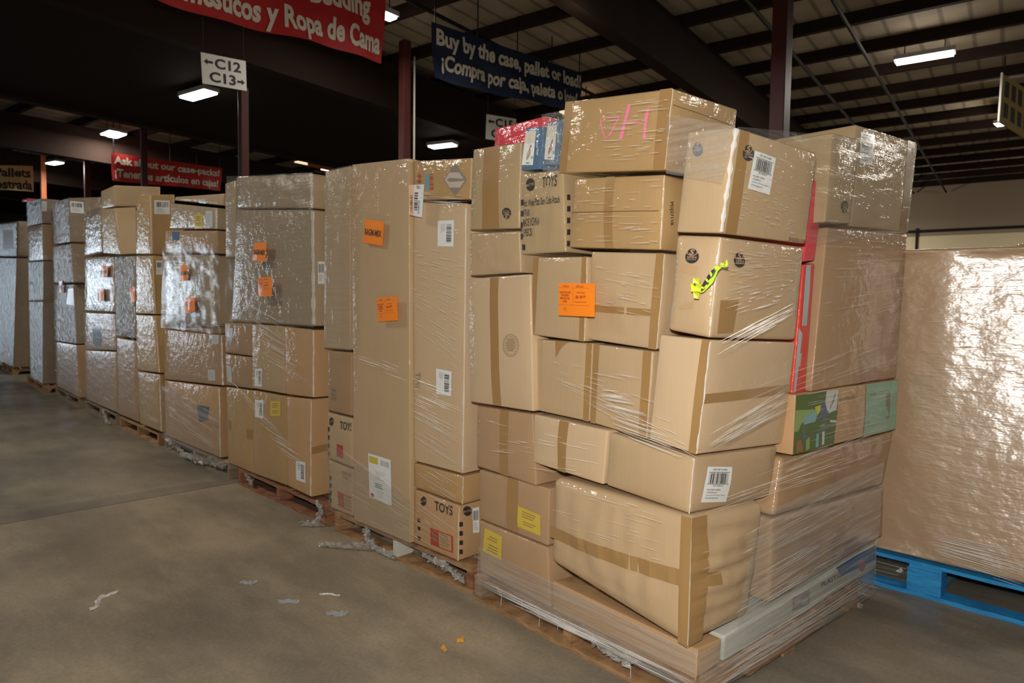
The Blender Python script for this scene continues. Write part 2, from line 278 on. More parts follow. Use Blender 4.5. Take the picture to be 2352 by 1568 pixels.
# ------------------------------------------------------------------ cartons
def box_shape(F, B, r, bulge, crush, seed):
    ctr = (sum(F, Vector()) + sum(B, Vector())) / 8
    sx = ((F[1] - F[0]).length + (F[2] - F[3]).length) / 2; sz = ((F[3] - F[0]).length + (F[2] - F[1]).length) / 2; sy = ((B[1] - F[1]).length + (B[0] - F[0]).length) / 2
    nF = (F[3] - F[0]).cross(F[1] - F[0]).normalized(); nR = (F[2] - F[1]).cross(B[1] - F[1]).normalized()
    if nF.dot(F[0] - ctr) < 0: nF.negate()
    if nR.dot(F[1] - ctr) < 0: nR.negate()
    def tri(a, c, e): return bil(F, a, c) * (1 - e) + bil(B, a, c) * e
    def disp(face, u, v):
        e = 16 * u * (1 - u) * v * (1 - v); d = bulge * e; f = min(1, e * 1.6)
        if crush == 3:
            d += f * (.010 * noise.noise((u * 5, v * 6, seed)) + .004 * noise.noise((u * 16, v * 12, seed)))
            if face == 'F' and u < .33: d -= (.33 - u) * .13
            if face == 'F' and u > .33: d -= (u - .33) * .165 * max(0, 1 - v * 1.6) ** .7
            return d
        d += f * .003 * noise.noise((u * 3, v * 3, seed * 1.7))
        if crush:
            if face == 'F': d += f * crush * (.0055 * noise.noise((u * 15, v * 1.6, seed)) + .003 * noise.noise((u * 5, v * 5, seed + 9)))
            else: d += f * crush * (.0065 * noise.noise((u * 1.6, v * 14, seed)) + .002 * noise.noise((u * 6, v * 6, seed + 9)))
        return d
    def face_point(face, u, v, lift=0.0):
        if face == 'F': return tri(u, v, 0) + nF * (disp('F', u, v) + lift)
        if face == 'R': return tri(1, v, u) + nR * (disp('R', u, v) + lift)
    n = 7 if not crush else (26 if crush >= 2 else 16)
    def samples(L):
        k = min(.45, r / L); return [k * t for t in (0, .12, .3, .6)] + [k + (1 - 2 * k) * i / n for i in range(n + 1)] + [1 - k * t for t in (.6, .3, .12, 0)]
    SA, SC_, SE = samples(sx), samples(sz), samples(sy)
    vid = {}; vs = []; fs = []
    def vert(a, c, e):
        key = (round(a, 5), round(c, 5), round(e, 5))
        if key in vid: return vid[key]
        p = Vector((a * sx, e * sy, c * sz)); rr = [min(r, .45 * t) for t in (sx, sy, sz)]; rmin = min(rr)
        q = Vector([min(max(p[i], rmin), (sx, sy, sz)[i] - rmin) for i in range(3)]); dd = p - q
        if dd.length > 1e-9: p = q + dd.normalized() * rmin
        A, E_, C_ = p.x / sx, p.y / sy, p.z / sz
        P = tri(A, C_, E_)
        if E_ < .001: P = P + nF * disp('F', A, C_)
        if A > .999: P = P + nR * disp('R', E_, C_)
        vid[key] = len(vs); vs.append(P); return vid[key]
    def face(S1, S2, f):
        for i in range(len(S1) - 1):
            for j in range(len(S2) - 1):
                fs.append((vert(*f(S1[i], S2[j])), vert(*f(S1[i + 1], S2[j])), vert(*f(S1[i + 1], S2[j + 1])), vert(*f(S1[i], S2[j + 1]))))
    face(SA, SC_, lambda a, c: (a, c, 0)); face(SA, SC_, lambda a, c: (1 - a, c, 1)); face(SE, SC_, lambda e, c: (1, c, e)); face(SE, SC_, lambda e, c: (0, c, 1 - e))
    face(SA, SE, lambda a, e: (a, 0, 1 - e)); face(SA, SE, lambda a, e: (a, 1, e))
    return vs, fs, face_point
def shrink(q8, m=.0025):
    c = sum(q8, Vector()) / 8
    return [p + (c - p).normalized() * m * 1.7 for p in q8]

# ------------------------------------------------------------------ measured layout in metres
PALLETS = {'P1': ([2.063, 1.131, 0.0], [0.067, 0.998, 0.0], [0.998, -0.067, 0.0], 1.214), 'P2': ([2.179, 2.396, 0.0], [-0.002, 1.0, -0.0], [1.0, 0.002, 0.0], 1.314), 'P3': ([2.197, 3.782, 0.0], [0.015, 1.0, -0.0], [1.0, -0.015, 0.0], 1.393), 'P4': ([2.23, 5.307, 0.0], [0.016, 1.0, 0.0], [1.0, -0.016, 0.0], 1.563), 'P5': ([2.248, 6.956, 0.0], [0.014, 1.0, 0.0], [1.0, -0.014, 0.0], 1.346), 'P5b': ([2.279, 8.398, 0.0], [0.041, 0.999, 0.0], [0.999, -0.041, 0.0], 1.616), 'P6': ([2.316, 10.135, 0.0], [0.036, 0.999, 0.0], [0.999, -0.036, 0.0], 1.68), 'P7': ([2.297, 12.073, 0.0], [0.055, 0.999, 0.0], [0.999, -0.055, 0.0], 1.297), 'P8': ([2.452, 15.322, 0.0], [0.044, 0.999, 0.0], [0.999, -0.044, 0.0], 2.405), 'PB': ([3.731, 0.471, 0.0], [0.02, 1.0, 0.0], [1.0, -0.02, 0.0], 0.587)}
BOXES = [
 ('P1', 'cardboard_box', 'brown carton with a round black emblem upside down, at the top beside blue shoe boxes', 'box', [2.148, 2.391, 2.121, 2.125, 2.057, 2.099, 2.126, 2.063, 1.726, 2.149, 2.411, 1.746], [2.267, 2.383, 2.121, 2.245, 2.049, 2.099, 2.245, 2.055, 1.726, 2.269, 2.403, 1.746], 'olive', 0.006, 0, 0.008, [('packing_tape', 'tape', 'F', [0.253, 0.006, 0.581, 0.004, 0.618, 0.994, 0.274, 0.999]), ('printed_emblem', 'spin', 'F', [0.861, 0.89, 0.687, 0.885, 0.68, 0.75, 0.855, 0.756])], 0.0018),
 ('P1', 'cardboard_box', 'small crinkled carton under the one with the upside down round emblem', 'box', [2.149, 2.416, 1.734, 2.126, 2.063, 1.72, 2.124, 2.045, 1.537, 2.149, 2.409, 1.532], [2.548, 2.389, 1.734, 2.525, 2.036, 1.72, 2.524, 2.018, 1.537, 2.548, 2.383, 1.532], 'mid', 0.006, 1, 0.008, [], 0.002),
 ('P1', 'cardboard_box', 'crushed toy carton with large printed word TOYS, below the blue shoe boxes', 'box', [2.125, 2.059, 1.965, 2.109, 1.808, 1.948, 2.107, 1.783, 1.612, 2.125, 2.052, 1.614], [2.544, 2.031, 1.965, 2.528, 1.78, 1.948, 2.526, 1.755, 1.612, 2.544, 2.024, 1.614], 'olive', 0.006, 1, 0.008, [('printed_emblem', 'mattel', 'F', [0.133, 0.063, 0.357, 0.074, 0.353, 0.238, 0.131, 0.227]), ('printed_text', 't:TOYS', 'F', [0.54, 0.068, 0.89, 0.056, 0.879, 0.201, 0.542, 0.207]), ('printed_text', 't:Hot Wheels Pizza Slam Cobra Attack', 'F', [0.084, 0.33, 0.937, 0.31, 0.931, 0.402, 0.089, 0.417]), ('printed_text', 't:HTN81', 'F', [0.083, 0.448, 0.221, 0.447, 0.215, 0.534, 0.082, 0.539]), ('printed_text', 't:MADE IN CHINA', 'F', [0.074, 0.562, 0.463, 0.552, 0.45, 0.657, 0.071, 0.658]), ('printed_text', 't:2 PIECES', 'F', [0.052, 0.689, 0.279, 0.681, 0.298, 0.775, 0.052, 0.784]), ('printed_square', 'sq', 'F', [0.002, 0.324, 0.077, 0.328, 0.077, 0.396, 0.002, 0.393]), ('printed_square', 'sq', 'F', [-0.006, 0.46, 0.068, 0.463, 0.068, 0.532, -0.006, 0.529]), ('printed_square', 'sq', 'F', [-0.02, 0.601, 0.054, 0.604, 0.054, 0.673, -0.02, 0.67]), ('printed_square', 'sq', 'F', [-0.026, 0.74, 0.047, 0.742, 0.047, 0.811, -0.026, 0.809]), ('printed_square', 'sq', 'F', [0.037, 0.877, 0.11, 0.879, 0.109, 0.948, 0.037, 0.946]), ('printed_square', 'sq', 'R', [0.041, 0.3, 0.084, 0.294, 0.081, 0.362, 0.038, 0.368]), ('printed_square', 'sq', 'R', [0.035, 0.441, 0.078, 0.435, 0.075, 0.504, 0.032, 0.509]), ('printed_square', 'sq', 'R', [0.029, 0.582, 0.072, 0.577, 0.069, 0.645, 0.027, 0.65]), ('printed_square', 'sq', 'R', [0.024, 0.723, 0.066, 0.719, 0.063, 0.787, 0.021, 0.791]), ('printed_square', 'sq', 'R', [0.018, 0.864, 0.06, 0.86, 0.057, 0.928, 0.015, 0.931])], 0),
 ('P1', 'shoe_box', 'blue shoe box standing on the TOYS carton, next to the brown carton', 'box', [2.124, 2.032, 2.151, 2.116, 1.917, 2.14, 2.117, 1.938, 1.961, 2.125, 2.057, 1.972], [2.238, 2.024, 2.151, 2.231, 1.909, 2.14, 2.232, 1.93, 1.961, 2.24, 2.05, 1.972], 'blue', 0.002, 0, 0.003, [('shoe_label', 'shoelabel', 'F', [0.041, 0.077, 0.622, 0.089, 0.618, 0.893, -0.003, 0.872]), ('printed_script', 'ts:Universal Thread', 'F', [0.829, 0.326, 0.91, 0.676, 0.776, 0.675, 0.704, 0.32])], 0),
 ('P1', 'shoe_box', 'blue shoe box next to the big carton with pink writing', 'box', [2.115, 1.902, 2.15, 2.109, 1.817, 2.148, 2.111, 1.84, 1.966, 2.116, 1.918, 1.976], [2.23, 1.894, 2.15, 2.224, 1.809, 2.148, 2.225, 1.832, 1.966, 2.231, 1.91, 1.976], 'blue', 0.002, 0, 0.003, [('shoe_label', 'shoelabel', 'F', [0.047, 0.086, 0.753, 0.106, 0.791, 0.905, -0.039, 0.871]), ('printed_script', 'ts:Universal Thread', 'F', [0.968, 0.307, 1.051, 0.516, 0.892, 0.509, 0.847, 0.3])], 0),
 ('P1', 'cardboard_box', 'red box behind the blue shoe boxes at the top', 'box', [2.283, 2.392, 2.24, 2.26, 2.043, 2.233, 2.26, 2.053, 1.97, 2.283, 2.398, 1.999], [2.582, 2.372, 2.24, 2.559, 2.023, 2.233, 2.56, 2.033, 1.97, 2.583, 2.378, 1.999], 'red', 0.004, 0, 0.008, [], 0),
 ('P1', 'cardboard_box', 'topmost big carton with pink hand writing, highest of the stack', 'box', [2.087, 1.784, 2.203, 2.053, 1.274, 2.143, 2.054, 1.299, 1.868, 2.089, 1.813, 1.927], [2.505, 1.755, 2.213, 2.471, 1.245, 2.153, 2.479, 1.27, 1.879, 2.513, 1.784, 1.938], 'gold', 0.008, 0, 0.008, [('hand_writing', 'oh', 'F', [0.354, 0.067, 0.847, 0.151, 0.88, 0.648, 0.391, 0.601]), ('packing_tape', 'tape', 'F', [0.898, 0.001, 1.0, 0.0, 1.0, 1.0, 0.904, 1.001]), ('packing_tape', 'tape', 'F', [-0.0, -0.0, 0.079, 0.002, 0.075, 0.997, -0.0, 1.0]), ('lid_seam', 'seam', 'R', [0.022, 0.191, 0.979, 0.238, 0.98, 0.246, 0.023, 0.201])], 0.003),
 ('P1', 'cardboard_box', 'carton sealed across with wide tape, right under the one with pink writing', 'box', [2.104, 1.747, 1.904, 2.075, 1.312, 1.861, 2.076, 1.322, 1.597, 2.106, 1.766, 1.63], [2.504, 1.72, 1.904, 2.474, 1.285, 1.861, 2.475, 1.296, 1.597, 2.505, 1.74, 1.63], 'gold', 0.012, 0, 0.008, [('flap_seam', 'seam', 'F', [0.002, 0.488, 0.965, 0.475, 0.966, 0.486, 0.003, 0.5]), ('packing_tape', 'tape', 'F', [0.387, -0.005, 0.484, -0.005, 0.515, 0.995, 0.419, 0.992]), ('printed_text', 't:PDJ27118', 'R', [0.124, 0.335, 0.144, 0.644, 0.094, 0.668, 0.074, 0.355])], 0.003),
 ('P1', 'cardboard_box', 'upper right carton with white barcode label beside a round black emblem on its end', 'box', [2.038, 1.207, 1.984, 2.026, 1.028, 1.965, 2.029, 1.07, 1.635, 2.041, 1.244, 1.651], [2.6, 1.169, 1.991, 2.588, 0.989, 1.972, 2.614, 1.03, 1.641, 2.626, 1.203, 1.658], 'mid', 0.006, 0, 0.008, [('printed_emblem', 'spinblue', 'F', [0.151, 0.11, 0.373, 0.118, 0.412, 0.258, 0.188, 0.252]), ('printed_emblem', 'spin', 'R', [0.082, 0.142, 0.195, 0.114, 0.219, 0.263, 0.105, 0.29]), ('shipping_label', 'dpci', 'R', [0.216, 0.162, 0.464, 0.179, 0.441, 0.553, 0.189, 0.536]), ('packing_tape', 'tape', 'R', [0.043, 0.012, 0.145, 0.004, 0.152, 1.008, 0.036, 1.008]), ('printed_text', 't:512151-118', 'R', [0.76, 0.949, 0.981, 0.958, 0.982, 0.997, 0.76, 0.986])], 0.016),
 ('P1', 'cardboard_box', 'corner carton with two round black emblems and the yellow tape hanging on it', 'box', [2.041, 1.243, 1.646, 2.029, 1.07, 1.629, 2.031, 1.102, 1.298, 2.042, 1.269, 1.32], [2.62, 1.204, 1.65, 2.608, 1.031, 1.633, 2.636, 1.063, 1.275, 2.647, 1.231, 1.297], 'mid', 0.014, 0, 0.014, [('printed_emblem', 'spin', 'F', [0.274, 0.137, 0.593, 0.129, 0.628, 0.277, 0.308, 0.289]), ('printed_emblem', 'spin', 'R', [0.132, 0.138, 0.245, 0.126, 0.263, 0.277, 0.15, 0.287]), ('packing_tape', 'tape', 'R', [0.056, 0.62, 0.225, 0.601, 0.227, 0.937, 0.068, 0.955]), ('torn_patch', 'torn', 'F', [0.211, 0.286, 0.61, 0.31, 0.593, 0.406, 0.189, 0.371]), ('torn_patch', 'torn', 'F', [0.23, 0.745, 0.611, 0.648, 0.591, 0.729, 0.317, 0.766])], 0.005),
 ('P1', 'cardboard_box', 'tall carton with a large faint round stamp and brown tape down its middle', 'box', [2.117, 2.386, 1.522, 2.089, 1.96, 1.533, 2.087, 1.929, 0.951, 2.116, 2.36, 0.943], [2.536, 2.358, 1.522, 2.508, 1.932, 1.533, 2.506, 1.901, 0.951, 2.535, 2.332, 0.943], 'light', 0.01, 0, 0.008, [('packing_tape', 'tape', 'F', [0.388, 0.007, 0.523, 0.008, 0.526, 0.997, 0.393, 0.995]), ('printed_stamp', 'stamp', 'F', [0.594, 0.442, 0.835, 0.439, 0.828, 0.605, 0.587, 0.613])], 0),
 ('P1', 'cardboard_box', 'square carton behind the left half of the orange price tag', 'box', [2.098, 1.953, 1.601, 2.078, 1.649, 1.592, 2.079, 1.658, 1.258, 2.099, 1.967, 1.274], [2.517, 1.925, 1.601, 2.497, 1.621, 1.592, 2.498, 1.63, 1.258, 2.518, 1.939, 1.274], 'mid', 0.006, 0, 0.008, [('packing_tape', 'tape', 'F', [-0.0, 0.0, 0.104, 0.002, 0.086, 0.998, 0.0, 1.0]), ('packing_tape', 'tape', 'F', [0.911, 0.004, 1.0, -0.0, 1.0, 1.0, 0.911, 0.998])], 0.003),
 ('P1', 'cardboard_box', 'square ribbed carton behind the right edge of the orange price tag', 'box', [2.098, 1.65, 1.612, 2.075, 1.304, 1.589, 2.076, 1.329, 1.245, 2.099, 1.666, 1.268], [2.517, 1.622, 1.612, 2.494, 1.276, 1.589, 2.496, 1.301, 1.245, 2.518, 1.638, 1.268], 'mid', 0.009, 0.5, 0.008, [('packing_tape', 'tape', 'F', [0.898, -0.002, 1.0, 0.0, 1.0, 1.0, 0.893, 1.0]), ('packing_tape', 'tape', 'F', [0.044, 0.602, 1.006, 0.582, 1.008, 0.654, 0.043, 0.68])], 0.003),
 ('P1', 'cardboard_box', 'wide carton under the orange price tag, directly right of the tall stamped carton', 'box', [2.118, 1.952, 1.26, 2.097, 1.632, 1.257, 2.097, 1.642, 0.945, 2.119, 1.959, 0.953], [2.537, 1.924, 1.26, 2.516, 1.604, 1.257, 2.517, 1.614, 0.945, 2.538, 1.931, 0.953], 'mid', 0.006, 0, 0.008, [('packing_tape', 'tape', 'F', [0.908, -0.0, 1.0, -0.0, 1.0, 1.0, 0.906, 0.999]), ('packing_tape', 'tape', 'F', [0.363, 0.003, 0.609, 0.006, 0.491, 0.076, 0.39, 0.239])], 0),
 ('P1', 'cardboard_box', 'carton between the one under the price tag and the pale corner carton', 'box', [2.097, 1.628, 1.256, 2.077, 1.342, 1.243, 2.079, 1.365, 0.919, 2.097, 1.638, 0.944], [2.516, 1.6, 1.256, 2.496, 1.314, 1.243, 2.498, 1.337, 0.919, 2.516, 1.61, 0.944], 'mid', 0.006, 0, 0.008, [('packing_tape', 'tape', 'F', [0.0, -0.0, 0.109, 0.001, 0.099, 1.002, 0.0, 1.0]), ('packing_tape', 'tape', 'F', [0.843, 0.0, 0.972, 0.0, 0.999, 0.99, 0.877, 0.991])], 0.0015),
 ('P1', 'cardboard_box', 'pale plain corner carton below the one with the yellow tape', 'box', [2.055, 1.306, 1.306, 2.041, 1.102, 1.296, 2.044, 1.144, 0.905, 2.058, 1.345, 0.925], [2.654, 1.268, 1.282, 2.64, 1.065, 1.272, 2.658, 1.107, 0.865, 2.671, 1.309, 0.884], 'light', 0.006, 0, 0.008, [('packing_tape', 'tape', 'F', [0.84, 0.001, 1.0, -0.0, 1.0, 1.0, 0.839, 1.0]), ('packing_tape', 'tape', 'R', [-0.006, 0.466, 1.004, 0.399, 1.003, 0.492, -0.007, 0.552])], 0.006),
 ('P1', 'cardboard_box', 'left hand carton below the tall stamped carton', 'box', [2.134, 2.335, 0.932, 2.108, 1.952, 0.941, 2.106, 1.924, 0.634, 2.134, 2.334, 0.643], [2.553, 2.307, 0.932, 2.527, 1.924, 0.941, 2.525, 1.896, 0.634, 2.553, 2.306, 0.643], 'brown', 0.006, 0, 0.008, [('packing_tape', 'tape', 'F', [0.446, 0.004, 0.6, 0.003, 0.564, 1.001, 0.427, 0.996])], 0),
 ('P1', 'cardboard_box', 'long low carton right of the brown one, below the row of taped cartons', 'box', [2.097, 1.939, 0.943, 2.07, 1.529, 0.932, 2.071, 1.547, 0.719, 2.097, 1.94, 0.735], [2.516, 1.911, 0.943, 2.489, 1.501, 0.932, 2.49, 1.519, 0.719, 2.516, 1.912, 0.735], 'light', 0.006, 0, 0.008, [('packing_tape', 'tape', 'F', [0.375, 0.003, 0.505, 0.003, 0.493, 1.002, 0.381, 1.001])], 0),
 ('P1', 'cardboard_box', 'low corner carton with a white barcode label on its end', 'box', [2.07, 1.527, 0.929, 2.045, 1.152, 0.898, 2.045, 1.165, 0.698, 2.071, 1.543, 0.721], [2.66, 1.489, 0.894, 2.635, 1.115, 0.863, 2.612, 1.129, 0.656, 2.638, 1.507, 0.68], 'mid', 0.012, 0, 0.014, [('shipping_label', 'dpci', 'R', [0.14, 0.191, 0.403, 0.256, 0.388, 0.896, 0.102, 0.813])], 0.005),
 ('P1', 'cardboard_box', 'lower left carton with a yellow label near its right edge', 'box', [2.143, 2.323, 0.631, 2.112, 1.852, 0.638, 2.112, 1.857, 0.39, 2.143, 2.316, 0.395], [2.562, 2.295, 0.631, 2.531, 1.824, 0.638, 2.531, 1.829, 0.39, 2.562, 2.287, 0.395], 'brown', 0.006, 0, 0.008, [('packing_tape', 'tape', 'F', [0.433, 0.014, 0.587, 0.007, 0.597, 0.981, 0.426, 0.971]), ('yellow_label', 'yellow', 'F', [0.602, 0.461, 0.9, 0.499, 0.906, 0.861, 0.592, 0.847])], 0),
 ('P1', 'cardboard_box', 'bottom left carton on the pallet with a yellow label at its left edge', 'box', [2.143, 2.319, 0.39, 2.112, 1.857, 0.386, 2.111, 1.838, 0.132, 2.142, 2.311, 0.146], [2.562, 2.291, 0.39, 2.531, 1.829, 0.386, 2.53, 1.81, 0.132, 2.561, 2.283, 0.146], 'brown', 0.006, 0, 0.008, [('yellow_label', 'yellow', 'F', [0.352, 0.568, 0.06, 0.577, 0.095, 0.099, 0.373, 0.118])], 0),
 ('P1', 'cardboard_box', 'big bulging crumpled carton at the bottom corner with tape across its middle', 'box', [2.068, 1.806, 0.711, 2.024, 1.141, 0.699, 2.024, 1.144, 0.249, 2.069, 1.811, 0.351], [2.568, 1.773, 0.677, 2.524, 1.108, 0.664, 2.421, 1.117, 0.234, 2.465, 1.784, 0.336], 'mid', 0.022, 2, 0.035, [('packing_tape', 'tape', 'F', [-0.013, 0.579, 0.997, 0.414, 1.0, 0.545, -0.01, 0.709]), ('packing_tape', 'tape', 'F', [0.938, -0.012, 1.0, -0.016, 1.0, 1.0, 0.942, 0.999]), ('packing_tape', 'tape', 'R', [0.001, 0.419, 0.383, 0.476, 0.385, 0.573, 0.008, 0.534]), ('packing_tape', 'tape', 'R', [-0.001, -0.01, 0.181, -0.01, 0.208, 0.986, 0.013, 0.997])], 0.004),
 ('P1', 'cardboard_box', 'flat bottom carton on the pallet beneath the big bulging carton', 'box', [2.11, 1.833, 0.256, 2.063, 1.13, 0.237, 2.063, 1.133, 0.129, 2.11, 1.828, 0.132], [2.272, 1.823, 0.243, 2.225, 1.119, 0.224, 2.22, 1.122, 0.133, 2.267, 1.817, 0.141], 'orange', 0.004, 0, 0.008, [], 0.0025),
 ('P1', 'printed_box', 'long white and blue printed box lying at the bottom on the pallet end', 'box', [2.234, 1.119, 0.228, 3.617, 1.027, 0.262, 3.621, 1.027, 0.129, 2.228, 1.12, 0.136], [2.268, 1.618, 0.228, 3.651, 1.526, 0.262, 3.654, 1.525, 0.129, 2.261, 1.619, 0.136], 'white', 0.004, 0, 0.008, [('printed_panel', 'bluepanel', 'F', [0.655, -0.075, 0.988, 0.093, 0.987, 0.63, 0.699, 0.453]), ('printed_dot', 'reddot', 'F', [0.836, 0.212, 0.894, 0.375, 0.897, 0.847, 0.84, 0.686]), ('printed_block', 'greyblock', 'F', [0.363, 0.112, 0.473, 0.187, 0.475, 0.766, 0.365, 0.643]), ('printed_text', 't:PLASTIC', 'F', [0.551, 0.201, 0.698, 0.268, 0.699, 0.453, 0.552, 0.387])], 0),
 ('P1', 'cardboard_box', 'tall plain brown carton on the right end above the green printed box', 'box', [2.89, 1.055, 1.735, 3.783, 0.996, 1.775, 3.716, 1.0, 1.065, 2.801, 1.061, 1.063], [2.923, 1.554, 1.735, 3.817, 1.494, 1.775, 3.75, 1.499, 1.065, 2.834, 1.56, 1.063], 'brown', 0.004, 0, 0.008, [], 0.0015),
 ('P1', 'cardboard_box', 'carton with a round emblem upside down, second from the right at the top', 'box', [2.839, 1.029, 2.101, 3.106, 1.011, 2.119, 3.031, 1.016, 1.756, 2.8, 1.031, 1.74], [2.867, 1.448, 2.101, 3.134, 1.43, 2.119, 3.059, 1.435, 1.756, 2.828, 1.45, 1.74], 'olive', 0.006, 0, 0.008, [('printed_emblem', 'spin', 'F', [0.857, 0.887, 0.552, 0.893, 0.498, 0.751, 0.796, 0.743])], 0.002),
 ('P1', 'cardboard_box', 'topmost right carton with a white label at its upper left corner', 'box', [3.228, 1.073, 2.215, 3.989, 1.022, 2.258, 3.91, 1.027, 1.792, 3.171, 1.077, 1.762], [3.258, 1.522, 2.215, 4.019, 1.471, 2.258, 3.94, 1.476, 1.792, 3.201, 1.526, 1.762], 'olive', 0.006, 0, 0.008, [('shipping_label', 'dpci', 'F', [0.069, 0.058, 0.275, 0.051, 0.264, 0.368, 0.085, 0.371]), ('printed_ring', 'ring', 'F', [0.898, 0.067, 0.977, 0.053, 0.992, 0.138, 0.913, 0.151]), ('packing_tape', 'tape', 'F', [0.824, -0.001, 0.959, -0.002, 0.959, 0.998, 0.831, 0.996])], 0),
 ('P1', 'red_packet', 'narrow red packet wedged between the upper cartons on the end', 'packet', [2.808, 1.081, 1.917, 2.912, 1.074, 1.927, 2.838, 1.079, 1.592, 2.736, 1.086, 1.581], [2.828, 1.38, 1.917, 2.932, 1.373, 1.927, 2.858, 1.378, 1.592, 2.757, 1.385, 1.581], 'red', 0.003, 0, 0.008, [], 0),
 ('P1', 'narrow_box', 'narrow red and grey striped box wedged below the red packet', 'box', [2.744, 1.085, 1.578, 2.842, 1.079, 1.588, 2.799, 1.082, 1.059, 2.685, 1.089, 1.061], [2.764, 1.385, 1.578, 2.862, 1.378, 1.588, 2.819, 1.381, 1.059, 2.705, 1.389, 1.061], 'red2', 0.003, 0, 0.008, [('printed_stripe', 'grey', 'F', [0.159, 0.008, 0.58, 0.009, 0.593, 0.482, 0.168, 0.478]), ('printed_stripe', 'grey', 'F', [-0.028, 0.489, 0.254, 0.535, 0.212, 0.99, 0.026, 0.994]), ('printed_patch', 'pale', 'F', [0.153, 0.69, 0.391, 0.693, 0.374, 0.793, 0.141, 0.79])], 0),
 ('P1', 'printed_box', 'carton with a printed lawn photo and a mint green panel on the right end', 'box', [2.646, 1.062, 1.066, 3.71, 0.991, 1.062, 3.698, 0.991, 0.815, 2.635, 1.062, 0.83], [2.679, 1.561, 1.066, 3.743, 1.489, 1.062, 3.732, 1.49, 0.815, 2.668, 1.561, 0.83], 'orange', 0.003, 0, 0.005, [('printed_photo', 'lawn', 'F', [-0.002, 0.005, 0.358, 0.016, 0.345, 1.023, -0.003, 0.991]), ('mint_panel', 'mint', 'F', [0.634, 0.016, 1.001, 0.019, 1.007, 1.009, 0.632, 1.005]), ('printed_text', 'tf:Embark', 'F', [0.372, 0.144, 0.525, 0.148, 0.525, 0.245, 0.373, 0.244])], 0),
 ('P1', 'cardboard_box', 'lumpy brown carton under the lawn photo carton', 'box', [2.617, 1.094, 0.821, 3.783, 1.016, 0.795, 3.67, 1.023, 0.539, 2.564, 1.097, 0.594], [2.65, 1.593, 0.821, 3.816, 1.515, 0.795, 3.703, 1.522, 0.539, 2.597, 1.596, 0.594], 'brown', 0.012, 2, 0.02, [], 0),
 ('P1', 'cardboard_box', 'lumpy brown carton resting on the long white printed box', 'box', [2.557, 1.098, 0.588, 3.682, 1.022, 0.528, 3.693, 1.022, 0.271, 2.556, 1.098, 0.249], [2.591, 1.597, 0.588, 3.715, 1.521, 0.528, 3.727, 1.521, 0.271, 2.59, 1.597, 0.249], 'brown', 0.014, 2, 0.02, [], 0),
 ('P2', 'cardboard_box', 'tall flat carton standing full height with two orange tags and a white packing list', 'box', [2.157, 3.43, 2.192, 2.158, 2.893, 2.153, 2.158, 2.866, 0.129, 2.157, 3.409, 0.129], [2.407, 3.43, 2.192, 2.408, 2.894, 2.153, 2.408, 2.866, 0.129, 2.407, 3.41, 0.129], 'mid', 0.004, 0, 0.006, [('packing_list', 'list', 'F', [0.295, 0.794, 0.694, 0.794, 0.702, 0.918, 0.312, 0.916])], 0),
 ('P2', 'cardboard_box', 'tall carton left of the full height one, above the arrow marked carton', 'box', [2.186, 3.777, 2.201, 2.187, 3.5, 2.198, 2.187, 3.495, 1.119, 2.186, 3.801, 1.115], [2.606, 3.778, 2.201, 2.607, 3.501, 2.198, 2.607, 3.496, 1.119, 2.606, 3.802, 1.115], 'mid', 0.004, 0, 0.008, [], 0),
 ('P2', 'cardboard_box', 'carton printed with arrows above the left TOYS carton', 'box', [2.186, 3.749, 1.107, 2.187, 3.486, 1.111, 2.187, 3.481, 0.728, 2.186, 3.751, 0.732], [2.606, 3.75, 1.107, 2.607, 3.487, 1.111, 2.607, 3.482, 0.728, 2.606, 3.752, 0.732], 'brown', 0.006, 0, 0.008, [('printed_arrow', 'arrows', 'F', [0.095, 0.597, 0.395, 0.59, 0.394, 0.815, 0.095, 0.811])], 0),
 ('P2', 'cardboard_box', 'TOYS carton at the left of the full height carton, upper of two', 'box', [2.186, 3.756, 0.723, 2.187, 3.481, 0.72, 2.187, 3.476, 0.422, 2.186, 3.741, 0.434], [2.606, 3.757, 0.723, 2.607, 3.482, 0.72, 2.607, 3.477, 0.422, 2.606, 3.742, 0.434], 'mid', 0.006, 0, 0.008, [('printed_emblem', 'mattel', 'F', [0.079, 0.092, 0.283, 0.066, 0.275, 0.25, 0.069, 0.279]), ('printed_text', 't:TOYS', 'F', [0.543, 0.113, 1.05, 0.089, 1.047, 0.253, 0.555, 0.281]), ('red_panel', 'red', 'F', [0.397, 0.613, 0.653, 0.606, 0.644, 0.875, 0.386, 0.879]), ('printed_square', 'sq', 'F', [-0.007, 0.318, 0.077, 0.306, 0.072, 0.4, -0.012, 0.413]), ('printed_square', 'sq', 'F', [-0.017, 0.498, 0.067, 0.484, 0.062, 0.578, -0.023, 0.592]), ('printed_square', 'sq', 'F', [-0.027, 0.677, 0.057, 0.663, 0.052, 0.757, -0.033, 0.772]), ('printed_square', 'sq', 'F', [-0.038, 0.857, 0.048, 0.841, 0.042, 0.936, -0.044, 0.952])], 0),
